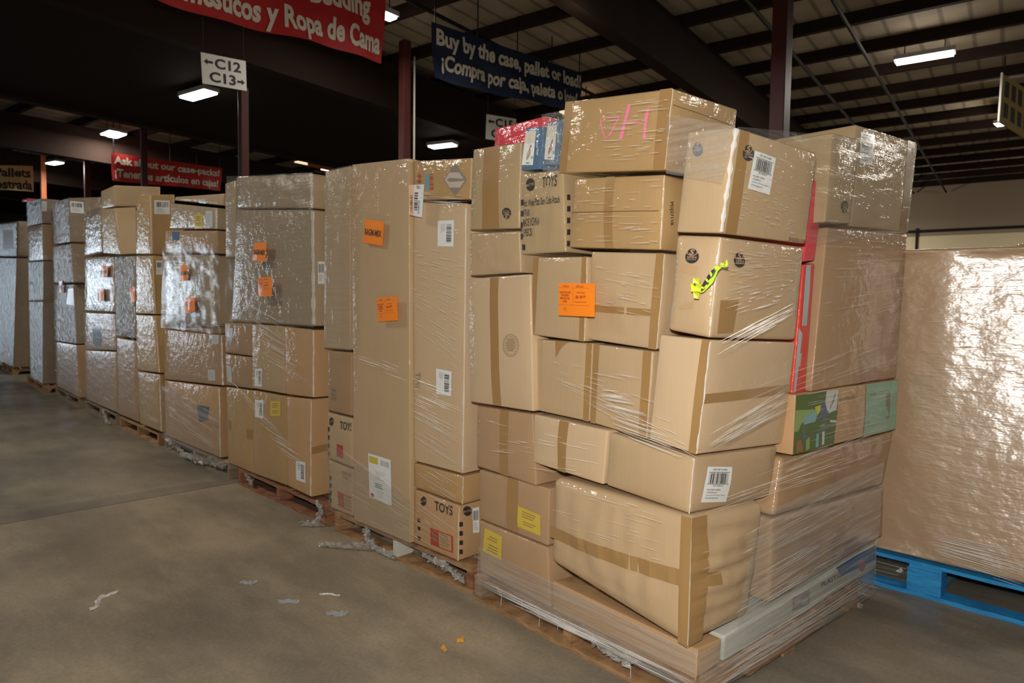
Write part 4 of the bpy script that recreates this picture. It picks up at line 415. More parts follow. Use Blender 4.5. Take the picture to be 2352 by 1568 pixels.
STRANDS = [
 ('P1', [2.021, 1.555, 2.133, 2.001, 1.25, 2.091, 2.002, 1.271, 1.895, 2.023, 1.57, 1.924], [-0.998, 0.067, -0.0], 60, 0.02, 0.12, 0.0011),
 ('P1', [2.049, 1.673, 1.868, 2.023, 1.282, 1.834, 2.024, 1.293, 1.615, 2.051, 1.69, 1.637], [-0.998, 0.067, -0.0], 45, 0.03, 0.12, 0.001),
 ('P1', [2.054, 1.889, 1.187, 2.017, 1.337, 1.148, 2.0, 1.077, 0.874, 2.042, 1.714, 1.062], [-0.998, 0.067, -0.0], 40, 0.05, 0.25, 0.0011),
 ('P1', [2.032, 1.557, 1.095, 2.025, 1.453, 1.106, 2.0, 1.085, 0.873, 2.024, 1.448, 0.931], [-0.998, 0.067, -0.0], 36, 0.15, 0.4, 0.0013),
 ('P1', [2.034, 1.591, 1.566, 2.012, 1.257, 1.524, 2.014, 1.288, 1.347, 2.035, 1.608, 1.404], [-0.998, 0.067, -0.0], 30, 0.03, 0.12, 0.001),
 ('P1', [2.014, 1.75, 0.715, 1.975, 1.162, 0.718, 1.975, 1.156, 0.543, 2.014, 1.745, 0.507], [-0.998, 0.067, -0.0], 26, 0.04, 0.2, 0.001),
 ('P1', [2.088, 2.249, 0.887, 2.039, 1.517, 0.887, 2.04, 1.535, 0.752, 2.088, 2.246, 0.688], [-0.998, 0.067, -0.0], 26, 0.05, 0.25, 0.001),
 ('P1', [2.088, 2.253, 0.142, 2.011, 1.101, 0.154, 2.011, 1.1, 0.122, 2.088, 2.252, 0.101], [-0.998, 0.067, -0.0], 40, 0.3, 0.8, 0.0016),
 ('P1', [2.061, 1.031, 1.932, 2.507, 1.001, 1.914, 2.46, 1.004, 1.662, 2.05, 1.032, 1.685], [-0.067, -0.998, -0.0], 130, 0.015, 0.06, 0.0011),
 ('P1', [2.008, 1.044, 1.587, 2.537, 1.009, 1.589, 2.497, 1.012, 1.445, 1.996, 1.045, 1.354], [-0.067, -0.998, -0.0], 110, 0.02, 0.14, 0.001),
 ('P1', [1.979, 1.056, 1.285, 2.52, 1.02, 1.429, 2.523, 1.02, 1.381, 1.982, 1.056, 1.229], [-0.067, -0.998, -0.0], 40, 0.1, 0.35, 0.0012),
 ('P1', [1.957, 1.058, 0.996, 2.525, 1.02, 1.124, 2.531, 1.019, 1.042, 1.947, 1.058, 0.942], [-0.067, -0.998, -0.0], 70, 0.06, 0.35, 0.0013),
 ('P1', [2.145, 1.045, 1.12, 3.512, 0.954, 1.302, 3.528, 0.953, 1.159, 2.15, 1.045, 1.032], [-0.067, -0.998, -0.0], 30, 0.1, 0.4, 0.0011),
 ('P1', [1.954, 1.058, 0.816, 3.532, 0.952, 0.892, 3.553, 0.951, 0.703, 1.933, 1.059, 0.736], [-0.067, -0.998, -0.0], 70, 0.1, 0.5, 0.0012),
 ('P1', [2.137, 1.026, 0.641, 3.389, 0.942, 0.71, 3.379, 0.943, 0.571, 2.116, 1.027, 0.527], [-0.067, -0.998, -0.0], 90, 0.06, 0.4, 0.0012),
 ('P1', [2.183, 1.043, 0.459, 3.441, 0.958, 0.515, 3.38, 0.962, 0.364, 2.135, 1.046, 0.321], [-0.067, -0.998, -0.0], 90, 0.08, 0.5, 0.0013),
 ('P1', [2.042, 1.072, 0.21, 3.446, 0.978, 0.22, 3.448, 0.978, 0.094, 2.047, 1.072, 0.119], [-0.067, -0.998, -0.0], 90, 0.2, 0.8, 0.0015),
 ('P1', [2.717, 1.017, 1.683, 3.631, 0.956, 1.713, 3.638, 0.955, 1.424, 2.691, 1.019, 1.314], [-0.067, -0.998, -0.0], 50, 0.08, 0.4, 0.0009),
 ('P1', [2.637, 1.022, 1.082, 3.565, 0.96, 1.095, 3.541, 0.962, 0.828, 2.586, 1.026, 0.82], [-0.067, -0.998, -0.0], 50, 0.1, 0.5, 0.0009),
 ('P2', [2.128, 2.83, 1.967, 2.129, 2.384, 1.9, 2.129, 2.398, 1.862, 2.128, 2.83, 1.901], [-1.0, -0.002, -0.0], 26, 0.06, 0.25, 0.0014),
 ('P2', [2.128, 2.828, 1.703, 2.129, 2.41, 1.641, 2.129, 2.427, 1.067, 2.128, 2.824, 1.259], [-1.0, -0.002, -0.0], 110, 0.03, 0.14, 0.0013),
 ('P2', [2.128, 2.822, 1.035, 2.129, 2.417, 0.985, 2.129, 2.427, 0.587, 2.128, 2.819, 0.697], [-1.0, -0.002, -0.0], 50, 0.04, 0.3, 0.0013),
 ('P2', [2.127, 3.363, 1.141, 2.128, 2.823, 1.058, 2.128, 2.822, 0.99, 2.127, 3.363, 1.066], [-1.0, -0.002, -0.0], 10, 0.1, 0.4, 0.002),
 ('P2', [2.126, 3.633, 0.628, 2.128, 2.836, 0.397, 2.129, 2.437, 0.161, 2.127, 3.418, 0.25], [-1.0, -0.002, -0.0], 40, 0.1, 0.5, 0.0014),
 ('P2', [2.128, 2.801, 0.631, 2.129, 2.426, 0.545, 2.129, 2.437, 0.203, 2.128, 2.797, 0.268], [-1.0, -0.002, -0.0], 36, 0.05, 0.3, 0.0013),
 ('P3', [2.168, 5.178, 1.7, 2.159, 4.582, 1.558, 2.148, 3.824, 0.844, 2.159, 4.59, 1.012], [-1.0, 0.015, -0.0], 60, 0.1, 0.7, 0.0018),
 ('P3', [2.168, 5.198, 0.84, 2.157, 4.46, 0.599, 2.149, 3.882, 0.341, 2.153, 4.205, 0.34], [-1.0, 0.015, -0.0], 30, 0.2, 0.8, 0.0018),
 ('P3', [2.164, 4.93, 2.288, 2.148, 3.871, 2.173, 2.148, 3.857, 1.759, 2.165, 4.977, 1.82], [-1.0, 0.015, -0.0], 40, 0.03, 0.15, 0.0014),
 ('P4', [2.189, 6.525, 1.981, 2.17, 5.299, 1.837, 2.169, 5.283, 0.765, 2.191, 6.635, 0.762], [-1.0, 0.016, -0.0], 60, 0.05, 0.5, 0.002),
 ('P4', [2.191, 6.64, 0.641, 2.17, 5.332, 0.522, 2.17, 5.34, 0.211, 2.191, 6.652, 0.359], [-1.0, 0.016, -0.0], 26, 0.2, 0.7, 0.0022),
 ('P5', [2.203, 8.054, 1.849, 2.186, 6.807, 1.758, 2.185, 6.754, 0.224, 2.203, 8.072, 0.278], [-1.0, 0.014, -0.0], 40, 0.05, 0.3, 0.0025),
 ('P5b', [2.276, 9.539, 1.86, 2.22, 8.165, 1.808, 2.22, 8.183, 0.264, 2.28, 9.637, 0.256], [-0.999, 0.041, -0.0], 50, 0.05, 0.4, 0.003),
 ('P6', [2.318, 11.575, 2.18, 2.255, 9.839, 1.977, 2.255, 9.833, 0.239, 2.317, 11.55, 0.252], [-0.999, 0.036, -0.0], 60, 0.05, 0.4, 0.003),
 ('P7', [2.324, 13.48, 2.562, 2.205, 11.298, 2.337, 2.226, 11.683, 0.184, 2.382, 14.555, 0.22], [-0.999, 0.055, -0.0], 50, 0.05, 0.4, 0.003),
 ('P8', [2.448, 16.372, 2.444, 2.347, 14.072, 2.315, 2.368, 14.541, 0.222, 2.469, 16.843, 0.225], [-0.999, 0.044, -0.0], 30, 0.05, 0.4, 0.003),
 ('PB', [3.68, 0.929, 1.425, 3.672, 0.505, 1.447, 3.671, 0.463, 0.479, 3.679, 0.896, 0.588], [-1.0, 0.02, -0.0], 90, 0.03, 0.3, 0.001),
 ('PB', [3.678, 0.812, 0.353, 3.671, 0.457, 0.345, 3.67, 0.45, 0.191, 3.677, 0.807, 0.228], [-1.0, 0.02, -0.0], 50, 0.1, 0.5, 0.0014),
]
SHEETS = [
 ('P1', [2.038, 1.032, 1.967, 3.606, 0.927, 2.174, 3.662, 0.964, 1.765, 2.644, 1.032, 1.645], [-0.067, -0.998, -0.0], 0.08, 8, 6),
 ('P1', [2.089, 2.258, 0.292, 2.011, 1.103, 0.254, 2.011, 1.1, 0.107, 2.09, 2.271, 0.119], [-0.998, 0.067, -0.0], 0.22, 8, 6),
 ('P1', [1.961, 1.067, 0.286, 3.408, 0.971, 0.314, 3.422, 0.97, 0.08, 1.969, 1.067, 0.12], [-0.067, -0.998, -0.0], 0.22, 8, 6),
 ('P1', [2.243, 1.009, 0.696, 3.334, 0.935, 0.719, 3.312, 0.937, 0.366, 2.109, 1.018, 0.34], [-0.067, -0.998, -0.0], 0.16, 8, 6),
 ('P1', [2.069, 1.887, 2.169, 2.06, 1.76, 2.156, 2.062, 1.783, 1.919, 2.068, 1.879, 1.943], [-0.998, 0.067, -0.0], 0.12, 8, 6),
 ('P1', [1.991, 1.256, 2.038, 1.974, 1.003, 1.95, 1.977, 1.045, 1.786, 1.991, 1.254, 1.843], [-0.998, 0.067, -0.0], 0.16, 8, 6),
 ('P2', [2.121, 3.665, 2.177, 2.122, 3.374, 2.174, 2.122, 3.373, 1.125, 2.121, 3.678, 1.124], [-1.0, -0.002, -0.0], 0.12, 8, 6),
 ('P2', [2.116, 3.667, 0.572, 2.118, 2.807, 0.382, 2.118, 2.805, 0.139, 2.117, 3.608, 0.153], [-1.0, -0.002, -0.0], 0.1, 8, 6),
 ('P3', [2.168, 5.163, 2.332, 2.148, 3.855, 2.195, 2.148, 3.838, 1.244, 2.169, 5.222, 1.245], [-1.0, 0.015, -0.0], 0.1, 8, 6),
 ('P4', [2.18, 6.566, 1.905, 2.16, 5.316, 1.837, 2.159, 5.266, 1.137, 2.181, 6.657, 1.152], [-1.0, 0.016, -0.0], 0.06, 8, 6),
 ('P4', [2.202, 6.72, 0.633, 2.18, 5.333, 0.486, 2.18, 5.343, 0.089, 2.202, 6.706, 0.123], [-1.0, 0.016, -0.0], 0.1, 8, 6),
]
TAGS = [
 ('P1', 'price', [2.045, 1.761, 1.488, 2.033, 1.572, 1.483, 2.033, 1.572, 1.359, 2.045, 1.76, 1.361]),
 ('P2', 'ragm', [2.137, 3.264, 1.864, 2.138, 3.08, 1.836, 2.138, 3.097, 1.707, 2.137, 3.283, 1.735]),
 ('P2', 'price', [2.128, 3.135, 1.427, 2.128, 2.948, 1.439, 2.128, 2.937, 1.311, 2.128, 3.122, 1.299]),
 ('P2', 'code114', [2.128, 2.851, 2.003, 2.129, 2.725, 1.992, 2.129, 2.741, 1.83, 2.128, 2.842, 1.85]),
 ('P3', 'ragm', [2.146, 4.657, 1.812, 2.143, 4.461, 1.801, 2.144, 4.482, 1.67, 2.147, 4.687, 1.686]),
 ('P3', 'price', [2.145, 4.602, 1.564, 2.142, 4.384, 1.569, 2.142, 4.386, 1.437, 2.145, 4.593, 1.432]),
 ('P4', 'ragm', [2.16, 6.093, 1.694, 2.157, 5.92, 1.699, 2.158, 5.934, 1.57, 2.16, 6.106, 1.562]),
 ('P4', 'price', [2.159, 5.989, 1.422, 2.155, 5.772, 1.442, 2.155, 5.764, 1.318, 2.158, 5.986, 1.291]),
 ('P5b', 'ragm', [2.267, 8.83, 1.782, 2.254, 8.513, 1.779, 2.255, 8.545, 1.649, 2.269, 8.865, 1.647]),
 ('P5b', 'price', [2.276, 9.036, 1.52, 2.263, 8.732, 1.526, 2.262, 8.711, 1.384, 2.275, 9.012, 1.376]),
 ('P5', 'price', [2.228, 7.702, 1.518, 2.225, 7.524, 1.538, 2.225, 7.486, 1.394, 2.227, 7.633, 1.367]),
 ('P6', 'ragm', [2.319, 11.05, 1.647, 2.311, 10.82, 1.643, 2.311, 10.837, 1.485, 2.319, 11.068, 1.486]),
]
RIBBON = {'band': [1.987, 1.109, 1.446, 1.987, 1.12, 1.45, 1.987, 1.108, 1.468, 1.984, 1.075, 1.512, 1.984, 1.063, 1.531, 1.982, 1.04, 1.526, 1.983, 1.052, 1.514, 1.984, 1.068, 1.478, 1.986, 1.1, 1.45], 'blacks': [[1.985, 1.111, 1.457, 1.985, 1.106, 1.46, 1.984, 1.099, 1.456, 1.985, 1.108, 1.45], [1.985, 1.108, 1.468, 1.984, 1.096, 1.487, 1.984, 1.087, 1.479, 1.984, 1.099, 1.464], [1.984, 1.091, 1.495, 1.983, 1.082, 1.506, 1.983, 1.075, 1.495, 1.983, 1.083, 1.485], [1.983, 1.076, 1.515, 1.982, 1.062, 1.523, 1.982, 1.065, 1.515, 1.983, 1.071, 1.506]], 'greens': [[1.982, 1.064, 1.518, 1.982, 1.057, 1.518, 1.983, 1.067, 1.498, 1.983, 1.076, 1.491], [1.983, 1.082, 1.481, 1.984, 1.084, 1.472, 1.984, 1.091, 1.471, 1.984, 1.089, 1.477], [1.984, 1.094, 1.463, 1.985, 1.099, 1.456, 1.985, 1.105, 1.453, 1.985, 1.099, 1.461]], 'knot': [[1.983, 1.131, 1.493, 1.982, 1.113, 1.492, 1.982, 1.114, 1.475, 1.983, 1.131, 1.475], [1.984, 1.139, 1.475, 1.982, 1.109, 1.474, 1.982, 1.108, 1.45, 1.983, 1.136, 1.45], [1.983, 1.129, 1.449, 1.982, 1.114, 1.447, 1.982, 1.115, 1.427, 1.983, 1.126, 1.429], [1.982, 1.122, 1.466, 1.982, 1.109, 1.467, 1.981, 1.107, 1.455, 1.982, 1.118, 1.453]], 'eye': [[1.98, 1.127, 1.47, 1.98, 1.121, 1.476, 1.979, 1.113, 1.471, 1.98, 1.119, 1.466]], 'tail': [[1.981, 1.042, 1.531, 1.981, 1.038, 1.539, 1.98, 1.03, 1.537, 1.98, 1.029, 1.53], [1.981, 1.04, 1.53, 1.98, 1.018, 1.528, 1.98, 1.018, 1.525, 1.981, 1.04, 1.526], [1.98, 1.026, 1.53, 1.98, 1.02, 1.539, 1.979, 1.016, 1.537, 1.98, 1.018, 1.527], [1.98, 1.024, 1.542, 1.98, 1.02, 1.549, 1.98, 1.018, 1.539, 1.98, 1.022, 1.538]]}
SIGNS = {'red': [2.227, 7.088, 5.028, 5.216, 7.519, 5.452, 5.22, 7.519, 4.5, 2.215, 7.086, 4.216], 'blue': [6.003, 7.559, 5.26, 9.982, 8.132, 5.674, 9.977, 8.132, 4.932, 6.01, 7.56, 4.5], 'ask': [5.28, 19.509, 5.108, 8.233, 19.935, 5.215, 8.227, 19.934, 4.569, 5.267, 19.507, 4.4], 'yellow': [2.773, 21.452, 4.679, 4.015, 21.631, 4.859, 4.05, 21.636, 4.2, 2.759, 21.45, 4.092], 'c12': [3.53, 9.167, 4.586, 4.159, 9.258, 4.656, 4.172, 9.26, 4.262, 3.549, 9.17, 4.198], 'c15': [8.598, 9.208, 4.847, 9.497, 9.338, 4.964, 9.522, 9.341, 4.499, 8.58, 9.206, 4.4], 'gold': [15.064, 2.575, 5.676, 19.15, 2.289, 5.893, 19.41, 2.271, 4.829, 15.0, 2.579, 4.8]}
LAMPS = [[13.043, 3.733, 5.6, 13.185, 2.92, 5.6], [4.536, 12.419, 4.85, 4.665, 11.702, 4.85], [5.295, 19.985, 5.6, 5.338, 19.404, 5.6], [5.459, 20.076, 5.6, 5.514, 19.469, 5.6], [9.637, 12.107, 4.85, 9.815, 11.529, 4.85], [4.956, 24.357, 5.4, 5.088, 23.825, 5.4], [5.989, 8.675, 5.6, 6.001, 8.504, 5.6], [18.443, 3.2, 5.5, 18.439, 3.04, 5.5], [11.148, 19.286, 5.5, 11.174, 18.639, 5.5]]

# ------------------------------------------------------------------ building shell (grid turned a little against the pallet row)
BR = R(8.2); S_ = Vector((math.cos(BR), math.sin(BR), 0)); T_ = Vector((-math.sin(BR), math.cos(BR), 0)); ZV = Vector((0, 0, 1))
def ST(s, t, z=0.0): return S_ * s + T_ * t + ZV * z
def bar(mb, s0, s1, t0, t1, z0, z1): return mb.slab(ST(s0, t0, z0), S_ * (s1 - s0), T_ * (t1 - t0), ZV * (z1 - z0))
def concrete():
    m, nt, out = nodes('sealed_concrete'); L = nt.links.new
    b = N(nt, 'ShaderNodeBsdfPrincipled')
    geo = N(nt, 'ShaderNodeTexCoord')
    def noise_(scale, detail, rough=.55):
        mp = N(nt, 'ShaderNodeMapping'); mp.inputs['Scale'].default_value = scale; L(geo.outputs['Object'], mp.inputs['Vector'])
        n = N(nt, 'ShaderNodeTexNoise'); n.inputs['Scale'].default_value = 1; n.inputs['Detail'].default_value = detail; n.inputs['Roughness'].default_value = rough; L(mp.outputs[0], n.inputs['Vector']); return n
    def ramp(src, p0, c0, p1, c1):
        r = N(nt, 'ShaderNodeValToRGB'); r.color_ramp.elements[0].position = p0; r.color_ramp.elements[0].color = (*c0, 1); r.color_ramp.elements[1].position = p1; r.color_ramp.elements[1].color = (*c1, 1); L(src, r.inputs[0]); return r
    base = ramp(noise_((.9, .55, 1), 6, .6).outputs['Fac'], .36, (.28, .24, .18), .66, (.49, .40, .27))
    streak = ramp(noise_((2.2, .8, 1), 5, .65).outputs['Fac'], .42, (.62, .63, .66), .60, (1, 1, 1))
    mul = N(nt, 'ShaderNodeMix', data_type='RGBA', blend_type='MULTIPLY'); mul.inputs['Factor'].default_value = .75; L(base.outputs[0], mul.inputs['A']); L(streak.outputs[0], mul.inputs['B'])
    fine = ramp(noise_((60, 60, 1), 3).outputs['Fac'], .3, (.86, .86, .86), .7, (1.08, 1.08, 1.08))
    mul2 = N(nt, 'ShaderNodeMix', data_type='RGBA', blend_type='MULTIPLY'); mul2.inputs['Factor'].default_value = 1; L(mul.outputs['Result'], mul2.inputs['A']); L(fine.outputs[0], mul2.inputs['B'])
    # a greyer slab past the joint across the aisle; the same greyer tone on the right
    sep = N(nt, 'ShaderNodeSeparateXYZ'); L(geo.outputs['Object'], sep.inputs[0])
    def step(axis, at): 
        c = N(nt, 'ShaderNodeMath', operation='GREATER_THAN'); L(sep.outputs[axis], c.inputs[0]); c.inputs[1].default_value = at; return c
    mx = N(nt, 'ShaderNodeMath', operation='MAXIMUM'); L(step('Y', 5.17).outputs[0], mx.inputs[0]); L(step('X', 2.35).outputs[0], mx.inputs[1])
    grey = N(nt, 'ShaderNodeMix', data_type='RGBA', blend_type='MULTIPLY'); L(mul2.outputs['Result'], grey.inputs['A']); grey.inputs['B'].default_value = (.72, .75, .80, 1)
    L(mx.outputs[0], grey.inputs['Factor'])
    # saw-cut joints
    def joint(axis, at, wd):
        a = N(nt, 'ShaderNodeMath', operation='SUBTRACT'); L(sep.outputs[axis], a.inputs[0]); a.inputs[1].default_value = at
        c = N(nt, 'ShaderNodeMath', operation='ABSOLUTE'); L(a.outputs[0], c.inputs[0]); d = N(nt, 'ShaderNodeMath', operation='LESS_THAN'); L(c.outputs[0], d.inputs[0]); d.inputs[1].default_value = wd; return d
    j = N(nt, 'ShaderNodeMath', operation='MAXIMUM'); L(joint('Y', 10.1, .02).outputs[0], j.inputs[0]); L(joint('Y', 5.17, .007).outputs[0], j.inputs[1])
    jm = N(nt, 'ShaderNodeMix', data_type='RGBA'); L(j.outputs[0], jm.inputs['Factor']); L(grey.outputs['Result'], jm.inputs['A']); jm.inputs['B'].default_value = (.12, .11, .10, 1)
    # pale scuffs
    sc = ramp(noise_((3.5, 2.2, 1), 8, .75).outputs['Fac'], .66, (0, 0, 0), .74, (.35, .35, .35))
    sm = N(nt, 'ShaderNodeMix', data_type='RGBA'); L(sc.outputs[0], sm.inputs['Factor']); L(jm.outputs['Result'], sm.inputs['A']); sm.inputs['B'].default_value = (.60, .58, .54, 1)
    L(sm.outputs['Result'], b.inputs['Base Color'])
    rr = ramp(noise_((1.5, 1.5, 1), 4).outputs['Fac'], .35, (.32,) * 3, .7, (.5,) * 3); L(rr.outputs[0], b.inputs['Roughness'])
    bp = N(nt, 'ShaderNodeBump'); bp.inputs['Strength'].default_value = .15; bp.inputs['Distance'].default_value = .003; L(noise_((40, 40, 1), 5).outputs['Fac'], bp.inputs['Height']); L(bp.outputs[0], b.inputs['Normal'])
    b.inputs['Specular IOR Level'].default_value = .35; L(b.outputs[0], out.inputs[0]); return m
def decking():
    m, nt, out = nodes('roof_decking'); L = nt.links.new
    b = N(nt, 'ShaderNodeBsdfPrincipled'); b.inputs['Roughness'].default_value = .8; b.inputs['Specular IOR Level'].default_value = .15
    mp = mapping(nt, (1, 1, 1), (0, 0, -BR))
    wv = N(nt, 'ShaderNodeTexWave', wave_type='BANDS', bands_direction='Y'); wv.inputs['Scale'].default_value = .82; wv.inputs['Distortion'].default_value = .3; L(mp.outputs[0], wv.inputs['Vector'])
    n = N(nt, 'ShaderNodeTexNoise'); n.inputs['Scale'].default_value = 1.4; n.inputs['Detail'].default_value = 5; L(mp.outputs[0], n.inputs['Vector'])
    r1 = N(nt, 'ShaderNodeValToRGB'); r1.color_ramp.elements[0].position = .3; r1.color_ramp.elements[0].color = (.21, .17, .125, 1); r1.color_ramp.elements[1].position = .7; r1.color_ramp.elements[1].color = (.33, .275, .205, 1); L(n.outputs['Fac'], r1.inputs[0])
    r2 = N(nt, 'ShaderNodeValToRGB'); r2.color_ramp.elements[0].position = .02; r2.color_ramp.elements[0].color = (.55, .55, .55, 1); r2.color_ramp.elements[1].position = .12; r2.color_ramp.elements[1].color = (1, 1, 1, 1); L(wv.outputs['Fac'], r2.inputs[0])
    mu = N(nt, 'ShaderNodeMix', data_type='RGBA', blend_type='MULTIPLY'); mu.inputs['Factor'].default_value = 1; L(r1.outputs[0], mu.inputs['A']); L(r2.outputs[0], mu.inputs['B'])
    L(mu.outputs['Result'], b.inputs['Base Color']); L(b.outputs[0], out.inputs[0]); return m
def wall_mat(name, c1, c2):
    m, nt, out = nodes(name); L = nt.links.new
    b = N(nt, 'ShaderNodeBsdfPrincipled'); b.inputs['Roughness'].default_value = .8
    n = N(nt, 'ShaderNodeTexNoise'); n.inputs['Scale'].default_value = .5; n.inputs['Detail'].default_value = 4; L(mapping(nt, (1, 1, 1)).outputs[0], n.inputs['Vector'])
    mix = N(nt, 'ShaderNodeMix', data_type='RGBA'); mix.inputs['A'].default_value = (*c1, 1); mix.inputs['B'].default_value = (*c2, 1); L(n.outputs['Fac'], mix.inputs['Factor']); L(mix.outputs['Result'], b.inputs['Base Color']); L(b.outputs[0], out.inputs[0]); return m
MAROON = plain('maroon_paint', (.055, .014, .012), .55, spec=.2); DARKWOOD = plain('dark_timber', (.020, .012, .009), .85, spec=.08); IRON = plain('dark_iron', (.014, .012, .011), .7, spec=.15); CREAM = wall_mat('cream_wall_paint', (.62, .52, .33), (.70, .60, .40)); UPPER = plain('raw_upper_wall', (.28, .22, .16), .85)
DIM = wall_mat('dark_wall_paint', (.10, .085, .07), (.13, .11, .09)); ORANGE_LIT = plain('orange_lit_steel', (.50, .13, .03), .5); CREAMBEAM = plain('grey_edge', (.35, .32, .28), .7)  # orange steel: the light on column and hatch rim put into the colour
def struct(o, label, cat): return tag(o, label, cat, kind='structure')
Z_DECK = 6.02
struct(bar(MB(), -14, 36, -10, 52, -.1, 0).build('floor', concrete(), origin=(0, 0, 0)), 'grey brown sealed concrete warehouse floor with stains and scuffs', 'floor')
struct(bar(MB(), -14, 36, -10, 52, Z_DECK, Z_DECK + .1).build('ceiling', decking()), 'dim plywood roof deck between the dark purlins', 'ceiling')
wr = struct(bar(MB(), 29.2, 29.4, -10, 52, 0, 4.1).build('wall_right', CREAM), 'cream painted lower wall far behind the right hand stack', 'wall')
bar(MB(), 29.22, 29.4, -10, 52, 4.1, Z_DECK).build('upper_wall', UPPER, wr)
bar(MB(), 29.12, 29.2, 3.02, 3.10, 0, 4.4).build('conduit', IRON, wr)
bar(MB(), 29.1, 29.2, -10, 52, 4.25, 4.33).build('pipe', IRON, wr)
bar(MB(), 29.15, 29.2, 3.95, 4.15, 3.0, 3.45).build('notice', plain('wall_notice', (.25, .25, .25)), wr)
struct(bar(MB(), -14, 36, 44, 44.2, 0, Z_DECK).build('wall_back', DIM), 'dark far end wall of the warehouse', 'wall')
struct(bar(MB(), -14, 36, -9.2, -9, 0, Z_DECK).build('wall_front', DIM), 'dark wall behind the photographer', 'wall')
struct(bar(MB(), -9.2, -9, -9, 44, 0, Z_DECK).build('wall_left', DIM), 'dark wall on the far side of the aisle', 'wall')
DAY = plain('daylight_outside', (.72, .86, 1.0), .5, emit=9.0)
for i, c in enumerate((-2.4, 3.6)):
    d = struct(bar(MB(), c - 1.3, c + 1.3, 43.94, 44.0, .1, 4.2).build('door_%d' % (i + 1), DAY), ('left', 'right')[i] + ' one of two open dock doors in the far wall, letting daylight in', 'door')
    fr = MB()
    for a, b_, z0, z1 in ((c - 1.5, c - 1.3, 0, 4.4), (c + 1.3, c + 1.5, 0, 4.4), (c - 1.5, c + 1.5, 4.2, 4.4)): bar(fr, a, b_, 43.9, 44.0, z0, z1)
    fr.build('door_frame', IRON, d)
i = 0
s = -7.7
while s < 29:
    struct(bar(MB(), s - .05, s + .05, -9, 44, Z_DECK - .19, Z_DECK).build('ceiling_beam', DARKWOOD), 'dark roof purlin running lengthwise, number %d counted from the aisle side wall' % (i + 1), 'beam')
    s += 1.4; i += 1
GT = (4.5, 9.6, 14.6, 19.6, 24.6, 29.6, 34.6)
NTH = ('first', 'second', 'third', 'fourth', 'fifth', 'sixth', 'seventh', 'eighth', 'ninth')
for i, t in enumerate(GT):
    struct(bar(MB(), -9, 29.2, t - .11, t + .11, 5.0 if i != 2 else 4.95, Z_DECK - .19).build('ceiling_beam', DARKWOOD), 'deep dark main beam crossing the hall, %s from the front' % NTH[i], 'beam')
struct(bar(MB(), -9, 29.2, 9.71, 14.49, 5.02, 5.06).build('dark_cover_panel', plain('cover_panel_dark', (.016, .011, .008), .9, spec=.05)), 'dark cover panel added between the second and third main beams, hiding the roof deck', 'ceiling')  # added dark sheet, hides the lit deck to keep this bay dark
# thin sprinkler pipes and bracing under the purlins, crossing the hall
for i, (t, z) in enumerate(((2.2, 5.62), (3.2, 5.66), (7.0, 5.62), (17.1, 5.62), (22, 5.62))):
    struct(MB().tube(ST(-8.9, t, z), ST(29, t, z), .03).build('ceiling_pipe', IRON, smooth=True), 'thin dark sprinkler pipe below the purlins, %s from the front' % NTH[i], 'pipe')
COLS = [(9.1, 4.0, .20), (7.09, 9.63, .15), (4.5, 10.1, .118), (5.3, 17.1, .12), (5.47, 22.5, .15), (5.0, 25.5, .14)]
CLAB = ('dark red steel column right behind the pink marked top carton', 'dark red steel column between the red banner and the blue banner', 'dark red steel column below the arrow sign reading C12', 'thin dark red column crossing the banner about case packs', 'thin dark red column left of the banner about case packs', 'orange lit column at the far left beside the yellow banner')
for i, (x, y, wd) in enumerate(COLS):
    c = MB().slab((x - wd / 2, y - wd / 2, 0), (wd, 0, 0), (0, wd, 0), (0, 0, 4.55 if i == 2 else Z_DECK - .19)).build('column', ORANGE_LIT if i == 5 else MAROON, bevel=.01)
    struct(c, CLAB[i], 'column')
    MB().slab((x - wd / 2 - .08, y - wd / 2 - .08, 0), (wd + .16, 0, 0), (0, wd + .16, 0), (0, 0, .02)).build('base_plate', MAROON, c)
    if i == 1:
        MB().tube((x + .16, y - .06, 0), (x + .16, y - .06, 5.6), .018).build('conduit', plain('pale_conduit', (.35, .33, .28), .5), c, True)
# ceiling lamps
GLOW = plain('lit_diffuser', (1.0, .97, .90), .4, emit=9.0); HOUSING = plain('lamp_housing', (.4, .4, .4), .5)
LLAB = ('long bright ceiling lamp at the upper right', 'bright ceiling lamp just under the C12 arrow sign', 'left one of two small lamps close together', 'right one of two small lamps close together', 'ceiling lamp left of the C15 sign, above the second pallet', 'small yellowish lamp by the orange lit column', 'lamp peeping out at the top right corner of the red banner', 'tiny lamp under the yellow sign at the right', 'low lamp just above the full height carton stack')
for i, a in enumerate(LAMPS):
    p, q = Vector(a[:3]), Vector(a[3:]); d = (q - p).normalized(); side = d.cross(ZV); L_ = (q - p).length
    hw = .12
    t = tag(empty('ceiling_light', (p + q) / 2 + Vector((0, 0, .12))), LLAB[i], 'lamp', 'ceiling lamps')
    MB().slab(p - side * hw, d * L_, side * hw * 2, ZV * .03).build('diffuser', GLOW, t)
    MB().slab(p - side * (hw + .02) - d * .03 + ZV * .03, d * (L_ + .06), side * (hw * 2 + .04), ZV * .07).build('housing', HOUSING, t)
    m_ = (p + q) / 2
    for e in (.15, .85): MB().tube(p + d * L_ * e + ZV * .1, p + d * L_ * e + ZV * (Z_DECK - p.z - .0), .008, 5).build('hanger', IRON, t)
    lamp('overhead_light', 'AREA', m_ - ZV * .03, LAMP_W * (2.2 if i == 0 else 1), (1, .95, .86), L_, (0, 0, math.atan2(d.y, d.x)), hw * 2)
    lamp('overhead_spill', 'POINT', m_ - ZV * .12, SPILL_W * (3 if i in (0, 7) else .4), (1, .9, .78), .1)
